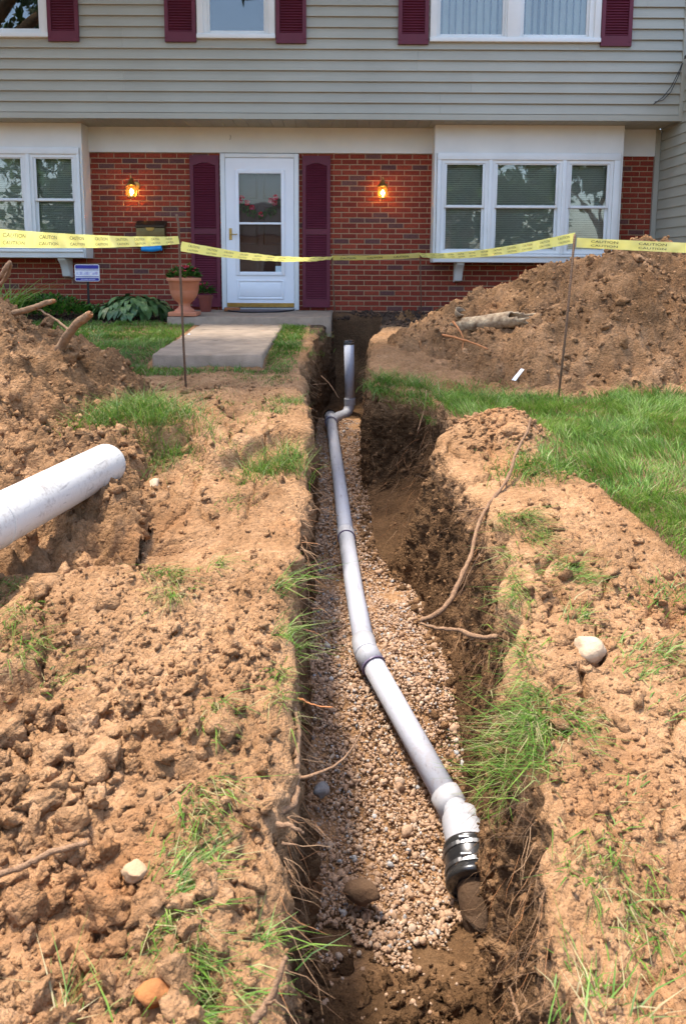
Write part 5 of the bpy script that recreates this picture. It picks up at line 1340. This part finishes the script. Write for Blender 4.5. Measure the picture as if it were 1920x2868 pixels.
# hair roots: too many to count
def hair(n, seed):
    rng = random.Random(seed); m = MB()
    for k in range(n):
        side = rng.random() < .62; Y = rng.uniform(1.3, 7.5) if rng.random() < .6 else rng.uniform(1.3, 3.8)
        a, b, c, d, f = [float(v) for v in trench(np.array(Y))]
        t = rng.random() ** 1.6 * .8
        if side: x = c + (d - c) * t ** 1.5 - .012; sg = -1
        else: x = a + (b - a) * t ** 1.3 + .012; sg = 1
        z = float(base_z(Y)) + (f - float(base_z(Y))) * t - .02; L = rng.uniform(.05, .2); p = Vector((x, Y, z)); q = [p]
        dr = Vector((sg * rng.uniform(.1, .9), rng.uniform(-.8, .5), rng.uniform(-1.1, .1))).normalized()
        for i in range(4):
            dr = (dr + Vector((rng.uniform(-.4, .4), rng.uniform(-.4, .4), rng.uniform(-.55, .25)))).normalized(); q.append(q[-1] + dr * L / 4)
        r = rng.uniform(.0005, .0012) * min(1.6, .35 + Y * .28); m.tone = rng.random(); m.tube(q, [r, r, r * .8, r * .6, r * .3], 3, cap=False)
    return m
HM = tonemat('hair_root', [(0, (.20, .11, .055)), (.7, (.36, .22, .12)), (1, (.42, .18, .07))], rough=.8)
tag(hair(1500, 3).build('hair_roots', HM, origin=(0, 4, 0)), 'fine hair roots fringing both trench walls', 'roots', kind='stuff')
# ================================================================== GRASS
GRASS = tonemat('grass_blade', [(0, (.055, .135, .016)), (.45, (.115, .225, .026)), (.8, (.20, .33, .045)), (.93, (.27, .31, .10)), (1, (.40, .33, .17))], rough=.5, scale=9, amount=.3, trans=.35, spec=.35)
def blades(P, H, W, lean, az, tone, droop=None):
    """P (n,3) roots, H height, W width, lean = horizontal reach / height, az heading"""
    n = len(P); dx, dy = np.cos(az), np.sin(az); sx, sy = -dy, dx
    droop = np.zeros(n) if droop is None else droop
    fa = RNG.uniform(0, 6.28, n); sx, sy = np.cos(fa), np.sin(fa)
    def ring(t, w):
        zz = H * (t - droop * t * t * 1.6); hr = lean * H * t * t + .15 * lean * H * t
        c = P + np.stack([dx * hr, dy * hr, zz], 1); o = np.stack([sx, sy, np.zeros(n)], 1) * (W * w * .5)[:, None]
        return c - o, c + o
    a, b = ring(0, .8); c, d = ring(.5, 1.0); e, f = ring(1.0, .12)
    V = np.stack([a, b, c, d, e, f], 1).reshape(-1, 3); k = np.arange(n)[:, None] * 6
    F = np.concatenate([k + np.array([[0, 1, 3, 2]]), k + np.array([[2, 3, 5, 4]])]); return V, F, np.concatenate([tone, tone])
def lawn(n, x0, x1, y0, y1, h, w, seed, side):
    rng = np.random.default_rng(seed); X = rng.uniform(x0, x1, n); Y = rng.uniform(y0, y1, n)
    k = (lawn_mask(X, Y) > .25 + .5 * rng.random(n)) & (np.abs(X) < .56 * Y + .8)
    a, b, c, d, f = trench(Y); k &= (X < a - .01) | (X > c + .01)
    X, Y = X[k], Y[k]; n = len(X); Z = vsurf(X, Y) - .006
    g = ground_at(X, Y); k2 = Z < g + .02; X, Y, Z = X[k2], Y[k2], Z[k2]; n = len(X)
    clump = .6 + .55 * sstep(-.4, .5, fbm(X * 4, Y * 4, o=3, s=seed))
    H = h * clump * rng.uniform(.55, 1.3, n); az = 6.28 * vnoise(X * 2.2, Y * 2.2, s=seed + 4) + rng.uniform(-1.4, 1.4, n)
    tone = np.clip((.42 if side < 0 else .55) + .30 * fbm(X * 1.5, Y * 1.5, o=3, s=seed + 8) + rng.normal(0, .2, n), 0, .92); tone[rng.random(n) < .05] = .97
    return blades(np.stack([X, Y, Z], 1), H, w * rng.uniform(.7, 1.3, n), rng.uniform(.2, 1.1, n), az, tone, rng.uniform(0, .25, n))
def grass_obj(name, ch, label):
    V = []; F = []; T = []; n = 0
    for v, f, t in ch: V.append(v); F.append(f + n); T.append(t); n += len(v)
    o = np_mesh(name, np.concatenate(V), np.concatenate(F), GRASS, smooth=False, fattr={'tone': np.concatenate(T)}); return tag(o, label, 'grass', kind='stuff')
grass_obj('lawn_grass', [lawn(62000, -5.4, -.28, 6.2, 9.25, .055, .0065, 71, -1)], 'mown lawn between the left heap and the front walk')
grass_obj('lawn_grass', [lawn(110000, .55, 4.2, 2.2, 6.05, .085, .0042, 72, 1)], 'longer lawn grass right of the trench below the heap')
def tuft(x, y, n, spread, h, w=.0035, seed=0, lean=(.3, 1.3), az=None, droop=(0, .35), dry=.12, Y=None, stretch=(1, 1)):
    rng = np.random.default_rng(1000 + seed); p = hit(x, y) if Y is None else at(x, y, Y=Y)
    X = p.x + rng.normal(0, spread, n) * stretch[0]; Yy = p.y + rng.normal(0, spread, n) * stretch[1]
    a, b, c, d, f = trench(Yy)
    g = ground_at(X, Yy); inside = (X > a) & (X < c)
    Z = np.where(inside, np.minimum(g - .05, p.z), g) - .008 if Y is None else p.z + rng.normal(0, spread * .6, n)
    A = rng.uniform(0, 6.28, n) if az is None else az + rng.normal(0, .6, n)
    tone = np.clip(rng.normal(.42, .22, n), 0, .9); tone[rng.random(n) < dry] = rng.uniform(.93, 1)
    return blades(np.stack([X, Yy, Z], 1), h * rng.uniform(.4, 1.2, n), w * rng.uniform(.6, 1.4, n), rng.uniform(*lean, n), A, tone, rng.uniform(*droop, n))
PI = math.pi
tl = []
for k, (x, y, n, s, h) in enumerate([(310, 985, 1700, .16, .17), (395, 985, 500, .12, .12), (245, 975, 500, .10, .14), (640, 1060, 240, .06, .14), (600, 1085, 200, .06, .12), (675, 1075, 160, .05, .15), (570, 1105, 110, .05, .08), (560, 868, 160, .10, .05), (635, 873, 160, .07, .06), (470, 845, 160, .12, .05), (545, 960, 180, .14, .05), (640, 945, 160, .07, .08), (470, 905, 120, .12, .04), (500, 1045, 120, .11, .05), (400, 1000, 120, .1, .05), (540, 1160, 60, .05, .05),
        (660, 930, 140, .06, .07), (690, 800, 200, .09, .05), (640, 800, 200, .1, .05), (700, 760, 260, .12, .05), (660, 770, 200, .12, .05), (620, 812, 150, .06, .05)]):
    tl.append(tuft(x, y, n, s, h, seed=k))
for k, (x, y, n, s, h, az) in enumerate([(375, 1310, 150, .035, .08, -.9), (392, 1365, 120, .03, .07, -1.2), (490, 1300, 50, .04, .08, -.5), (30, 1400, 130, .05, .07, -1.), (60, 1470, 120, .045, .08, -1.), (20, 1330, 90, .04, .07, -1.), (110, 1560, 130, .04, .05, .3), (655, 1490, 90, .03, .08, -.2), (645, 1580, 60, .025, .06, -1.2), (650, 1640, 50, .025, .06, -1.4), (500, 1700, 60, .03, .06, -1.), (470, 1820, 70, .03, .08, -1.), (640, 1375, 40, .02, .12, .3),
        (440, 1960, 120, .035, .05, .6), (410, 2020, 130, .04, .05, .4), (395, 2110, 120, .04, .05, -.8), (350, 2140, 80, .03, .04, 1.), (430, 2230, 170, .04, .06, -.9), (470, 2300, 150, .04, .06, -.5), (150, 2330, 30, .02, .07, 1.2), (600, 2130, 60, .03, .06, .2), (360, 1950, 70, .03, .03, 1.), (455, 1890, 90, .03, .06, -1.), (385, 2060, 110, .03, .05, .5), (420, 2170, 120, .035, .05, -.7), (450, 2260, 120, .04, .06, -.6), (505, 1660, 60, .02, .07, -1.1), (300, 2300, 40, .03, .06, 1.1)]):
    tl.append(tuft(x, y, n, s, h, w=.0032, seed=50 + k, az=az, droop=(.1, .6), lean=(.6, 2.2), dry=.3))
grass_obj('grass_tufts', tl, 'torn grass tufts along the left bank of the trench')
tr_ = []
for k, (x, y, n, s, h) in enumerate([(915, 882, 500, .10, .10), (870, 888, 420, .06, .11), (960, 885, 400, .08, .11), (1010, 905, 400, .12, .11), (1000, 965, 160, .06, .09), (1080, 890, 300, .14, .09), (1150, 905, 240, .12, .08), (1230, 1085, 420, .11, .10), (1190, 1095, 160, .08, .09), (1280, 1075, 200, .08, .10), (1345, 1000, 160, .1, .07), (1500, 1380, 80, .06, .05), (1540, 1360, 120, .06, .06)]):
    tr_.append(tuft(x, y, n, s, h, seed=150 + k, w=.0042))
for k, (x, y, n, s, h, az) in enumerate([(1195, 1200, 120, .035, .09, -.9), (1220, 1235, 90, .03, .07, -.9), (1280, 1320, 150, .06, .07, -.2), (1330, 1340, 90, .05, .06, -.2), (1250, 1305, 80, .04, .05, 0), (1135, 1350, 50, .02, .07, -1.3), (1160, 1420, 70, .03, .08, -1.5), (1165, 1480, 60, .03, .07, -1.6), (1310, 1440, 110, .03, .05, .8), (1400, 1500, 60, .03, .05, .2), (1510, 1500, 70, .04, .08, -.3), (1470, 1560, 60, .03, .05, .9), (1450, 1540, 60, .05, .06, 0),
        (1250, 1610, 170, .06, .07, -2.4), (1300, 1640, 200, .06, .06, -.6), (1220, 1660, 260, .05, .09, -2.6), (1180, 1720, 150, .05, .075, -2.9), (1200, 1760, 170, .05, .085, -2.8), (1160, 1790, 150, .04, .08, -2.8), (1240, 1740, 110, .05, .07, -2.9), (1190, 1830, 90, .04, .075, -2.5), (1150, 1560, 80, .03, .08, -2.6), (1140, 1620, 80, .03, .08, -2.8), (1390, 1950, 120, .06, .05, -2.), (1440, 2000, 120, .06, .05, -1.8), (1490, 2090, 110, .05, .05, -1.6), (1380, 2290, 90, .05, .06, 1.2), (1440, 1850, 60, .05, .05, .5), (1545, 1620, 60, .04, .05, .6)]):
    tr_.append(tuft(x, y, n, s, h, w=.0034, seed=250 + k, az=az, droop=(.1, .7), lean=(.7, 2.2), dry=.28))
grass_obj('grass_tufts', tr_, 'torn grass tufts along the right bank of the trench')

# ================================================================== BED PLANTS
HOSTA = tonemat('hosta_leaf', [(0, (.032, .08, .022)), (.5, (.065, .14, .038)), (.85, (.13, .22, .065)), (1, (.34, .34, .14))], rough=.4, scale=60, amount=.25, trans=.15, spec=.5)
def hosta_mesh(tone):
    V = []; F = []; n = 6
    for i in range(n + 1):
        t = i / n; w = .062 * math.sin(math.pi * min(t * .92 + .06, 1)) ** .8; zc = .05 * math.sin(t * 2.4) - .10 * t * t
        V += [(-w, t * .22, zc + .012), (0, t * .22, zc), (w, t * .22, zc + .012)]
    for i in range(n):
        k = i * 3; F += [(k, k + 1, k + 4, k + 3), (k + 1, k + 2, k + 5, k + 4)]
    me = bpy.data.meshes.new('leaf'); me.from_pydata(V, [], F); me.materials.append(HOSTA); a = me.attributes.new('tone', 'FLOAT', 'FACE'); a.data.foreach_set('value', [tone] * len(F)); me.shade_smooth(); return me
hm = [hosta_mesh(t) for t in (.1, .3, .45, .6, .75, .85)]; hm.append(hosta_mesh(1.0))
def hosta(c, rx, h, n, label, seed, sc=1.):
    rng = random.Random(seed); P = tag(empty('hosta_plant', c), label, 'plant')
    sc = .66
    for k in range(n):
        a = rng.uniform(0, 6.28); q = math.sqrt(rng.random()); p = Vector(c) + Vector((rx * q * math.cos(a), .26 * q * math.sin(a), h * (1 - .75 * q * q) * rng.uniform(.75, 1.05)))
        o = bpy.data.objects.new('leaf', hm[-1] if rng.random() < .02 else hm[rng.randrange(6)]); place(o, P, p)
        o.rotation_euler = (R(rng.uniform(-45, 5)) - .5 * q, R(rng.uniform(-18, 18)), a - PI / 2 + rng.uniform(-.5, .5)); s = sc * rng.uniform(.75, 1.15); o.scale = (s, s, s)
hc = at(307, 716, Y=9.45)
hosta(Vector((hc.x, hc.y, .95)), .46, .27, 230, 'dark green hosta plant in the mulch bed left of the urn', 2)
def bush(name, c, rx, ry, h, n, size, mat, label, seed, tone=(0, 1), cat='shrub'):
    c = Vector(c); P = tag(empty(name, c), label, cat)
    def fc(r):
        a = r.uniform(0, 6.28); q = math.sqrt(r.random()); z = h * (1 - .7 * q * q) * r.uniform(.35, 1.08)
        return c + Vector((rx * q * math.cos(a), ry * q * math.sin(a), z)), Vector((math.cos(a) * q, math.sin(a) * q, .9))
    V, F, T = leafcloud(n, fc, size, seed=seed, tone=tone); cloud_obj('foliage', V, F, T, mat, P)
    m = MB(); rng = random.Random(seed)
    for k in range(9):
        a = rng.uniform(0, 6.28); m.tube([c, c + Vector((rx * .3 * math.cos(a), ry * .3 * math.sin(a), h * .4)), c + Vector((rx * .6 * math.cos(a), ry * .6 * math.sin(a), h * .7))], [.008, .006, .003], 5)
    m.build('stems', WOODB, P)
BUSHG = tonemat('bush_leaf', [(0, (.018, .055, .008)), (.5, (.05, .15, .015)), (1, (.12, .28, .03))], rough=.5, scale=10, amount=.3, trans=.25)
bc = at(105, 712, Y=9.5); bush('low_shrub', (bc.x, bc.y, .95), .62, .34, .25, 2400, .05, BUSHG, 'low bright green shrub in the bed under the left bay window', 4)
p = at(216, 712, Y=9.7); bush('seedling', (p.x, p.y, .96), .07, .06, .14, 50, .05, BUSHG, 'small green seedling against the brick wall beside the sign', 5, cat='plant')
dl = at(10, 700, Y=9.1); rngd = np.random.default_rng(9)
def strap_plant(c, n, h, label):
    rng = np.random.default_rng(19); P = np.array([c] * n) + rng.normal(0, .05, (n, 3)) * np.array([1.6, 1, .1]); az = rng.uniform(0, 6.28, n)
    v1, f1, t1 = blades(P, h * rng.uniform(.7, 1.2, n), .018 * np.ones(n), rng.uniform(.4, 1.1, n), az, np.clip(rng.normal(.75, .15, n), .3, .95), rng.uniform(.1, .45, n))
    tag(np_mesh('strap_leaf_plant', v1, f1, GRASS, origin=tuple(c), smooth=False, fattr={'tone': t1}), label, 'plant')
strap_plant((dl.x, dl.y, .93), 170, .55, 'yellow green strap leaved plant at the left edge behind heap')
# mulch chips
n = 2600; rg = np.random.default_rng(33); X = rg.uniform(-4.4, -.2, n); Y = rg.uniform(9.05, 10.3, n); k = loam_mask(X, Y) > .4; k &= ~((X > -2.02) & (Y > 8.95)); X, Y = X[k], Y[k]; n = len(X)
MULCH = tonemat('bark_mulch', [(0, (.030, .018, .012)), (.6, (.085, .05, .032)), (1, (.16, .10, .06))], rough=.95)
V, F, A = scatter(cl0, np.stack([X, Y, ground_at(X, Y) + .006], 1), np.stack([rg.uniform(.012, .04, n), rg.uniform(.005, .012, n), rg.uniform(.004, .008, n)], 1), rg.random(n), rg)
tag(np_mesh('mulch', V, F, MULCH, pattr={'tone': A}), 'dark bark mulch in the planting bed below the brick wall', 'mulch', kind='stuff')
n = 900; X = rg.uniform(-.1, 1.9, n); Y = rg.uniform(8.6, 10.3, n); a, b, c, d, f = trench(Y); k = ((X > c + .03) | (Y > 9.6)) & (loam_mask(X, Y) > .4); X, Y = X[k], Y[k]; n = len(X); r = np.clip(.014 * np.exp(.5 * rg.normal(size=n)), .005, .05)
V, F, A = scatter(cl0, np.stack([X, Y, vsurf(X, Y) + r * .3], 1), r[:, None] * np.ones((1, 3)), np.clip(rg.beta(1.5, 3, n), 0, 1), rg)
tag(np_mesh('topsoil_crumbs', V, F, MULCH, pattr={'tone': A}), 'dark topsoil crumbs below the brick wall right of the door', 'soil', kind='stuff')

# ================================================================== LITTER
PAPER = simple('white_paper', (.78, .80, .82), (.7, .72, .76), rough=.5, scale=20)
p = hit(431, 775); m = MB(); m.add([p + Vector(q) for q in ((-.03, 0, 0), (.035, -.01, .004), (.01, .01, .05), (-.02, .03, .03), (.0, .02, -.005))], [(0, 1, 2), (0, 2, 3), (1, 4, 2), (2, 4, 3), (0, 4, 1)])
tag(m.build('paper_scrap', PAPER, origin=p), 'white paper scrap on the grass beside the left stake', 'litter')
p = hit(1183, 868); m = MB(); m.add([p + Vector(q) for q in ((-.05, -.01, .005), (-.02, -.02, .0), (.05, .01, .085), (.03, .03, .09), (.0, .02, .055))], [(0, 1, 2), (0, 2, 3), (0, 3, 4)])
o = m.build('wrapper', PAPER, origin=p); md = o.modifiers.new('t', 'SOLIDIFY'); md.thickness = .002
tag(o, 'crumpled pale wrapper on the lower slope of right heap', 'litter')
p = at(1563, 655, Y=8.3)
bush('orange_flowers', (p.x, p.y, p.z - .1), .12, .1, .18, 120, .07, tonemat('orange_petal', [(0, (.6, .16, .02)), (.5, (.7, .22, .03)), (1, (.08, .2, .03))], trans=.2), 'orange flowers at right edge beside the grey siding', 44, cat='flowers')

# ================================================================== TREES ABOUT THE YARD (they shade the dig and show in the panes)
TREEL = tonemat('tree_leaf', [(0, (.025, .070, .012)), (.5, (.05, .12, .02)), (1, (.10, .19, .035))], rough=.5, scale=6, amount=.3, trans=.3)
def tree(base, trunk_h, blobs, n, size, label, seed, name='shade_tree', trunk_r=.22):
    base = Vector(base); rng = np.random.default_rng(seed); T_ = tag(empty(name, base), label, 'tree', 'trees about the yard'); m = MB(); top = base + Vector((0, 0, trunk_h))
    m.tube([base - Vector((0, 0, .2)), base + Vector((.05, .05, trunk_h * .5)), top], [trunk_r * 1.3, trunk_r, trunk_r * .8], 12)
    for b in blobs: m.tube([top - Vector((0, 0, .2)), top.lerp(Vector(b[:3]), .5) + Vector((0, 0, .2)), Vector(b[:3])], [trunk_r * .5, trunk_r * .3, .03], 7)
    m.build('trunk', WOODB, T_, smooth=True)
    w = np.array([b[3] * b[4] * b[5] for b in blobs]); pick = rng.choice(len(blobs), n, p=w / w.sum()); B = np.array(blobs)[pick]
    d = rng.normal(size=(n, 3)); d /= np.linalg.norm(d, axis=1)[:, None]; r = rng.random(n) ** .45; P = B[:, :3] + d * r[:, None] * B[:, 3:6]
    k = fbm(P[:, 0] * .9, P[:, 1] * .9, P[:, 2] * .9, o=3, s=seed) > -.25; P = P[k]; d = d[k]; n = len(P)
    u = rng.normal(size=(n, 3)); u /= np.linalg.norm(u, axis=1)[:, None]; v = np.cross(u, d + rng.normal(size=(n, 3)) * .6); v /= np.linalg.norm(v, axis=1)[:, None]
    s = size * rng.uniform(.6, 1.3, n)[:, None]; V = np.stack([P - u * s, P + v * s * .45, P + u * s, P - v * s * .45], 1).reshape(-1, 3); F = np.arange(n * 4).reshape(-1, 4)
    np_mesh('crown', V, F, TREEL, T_, tuple(base), smooth=False, fattr={'tone': rng.random(n)})
    return T_
tree((-6.3, 7.4, .8), 3.2, [(-5.6, 7.2, 6.4, 2.1, 1.5, 1.5), (-3.6, 7.4, 6.6, 2.1, 1.5, 1.4), (-1.6, 7.5, 6.9, 2.0, 1.4, 1.4), (.3, 7.8, 7.0, 1.8, 1.2, 1.3), (-3.2, 6.7, 7.4, 2.3, .9, 1.2)], 12500, .10, 'leafy shade tree left of the yard, seen only by its shade', 91)
tree((-8.6, -11, -.2), 3.0, [(-8.6, -11, 5.2, 3.0, 2.4, 3.2), (-6.6, -10.6, 3.4, 1.6, 1.6, 1.7), (-11.0, -11, 4.0, 2.4, 2, 3.0), (-7.6, -10.8, 8.2, 2.4, 2, 1.8)], 10500, .2, 'leafy tree across the street reflected in the left window panes', 92)
tree((5.0, -12, -.2), 3.0, [(5, -12, 5.0, 3.0, 2.4, 3.0), (7.2, -12, 4.0, 2.2, 2, 2.4), (3.0, -12, 3.9, 1.8, 1.8, 2.0), (5.6, -12, 8.0, 2.6, 2, 1.8)], 8500, .2, 'leafy tree across the street reflected in the right bay window', 93)
tree((11.5, -15, -.2), 3.6, [(11.5, -15, 7.2, 3.6, 2.6, 3.0), (9.2, -14.5, 5.6, 2.2, 2, 2)], 5000, .22, 'leafy tree across the street reflected at the far right pane', 94)
# the neighbour's house across the street, mirrored in the panes
NH = tag(empty('neighbour_house', (-2.5, -24, -.3)), 'pale gabled house across the street reflected in the bay window', 'house')
m = MB(); m.box(-8.5, 6.5, -29, -24, -.3, 3.2); m.prism_x([(-29.4, 3.15), (-23.6, 3.15), (-26.5, 5.0)], -8.9, 6.9); m.build('wall', simple('peach_siding', (.62, .5, .4), (.55, .44, .36), rough=.7), NH)
m = MB(); m.prism_x([(-29.6, 3.1), (-26.5, 5.05), (-26.5, 5.2), (-29.7, 3.2)], -9.0, 7.0); m.prism_x([(-23.4, 3.1), (-23.3, 3.2), (-26.5, 5.2), (-26.5, 5.05)], -9.0, 7.0); m.build('roof', ROOFM, NH)
for x in (-7.2, -4.6, -1.8, 3.9, 5.2):
    m = MB(); frame_ring(m, x, x + 1, .7, 2.2, .09, -23.97, -23.93); W_ = m.build('window', WHITE, NH); m = MB(); m.box(x + .09, x + .91, -23.98, -23.96, .79, 2.11); m.build('pane', DARK, W_)
m = MB(); m.box(2.4, 3.4, -23.97, -23.93, -.2, 2.0); m.build('door', MAROON, NH)
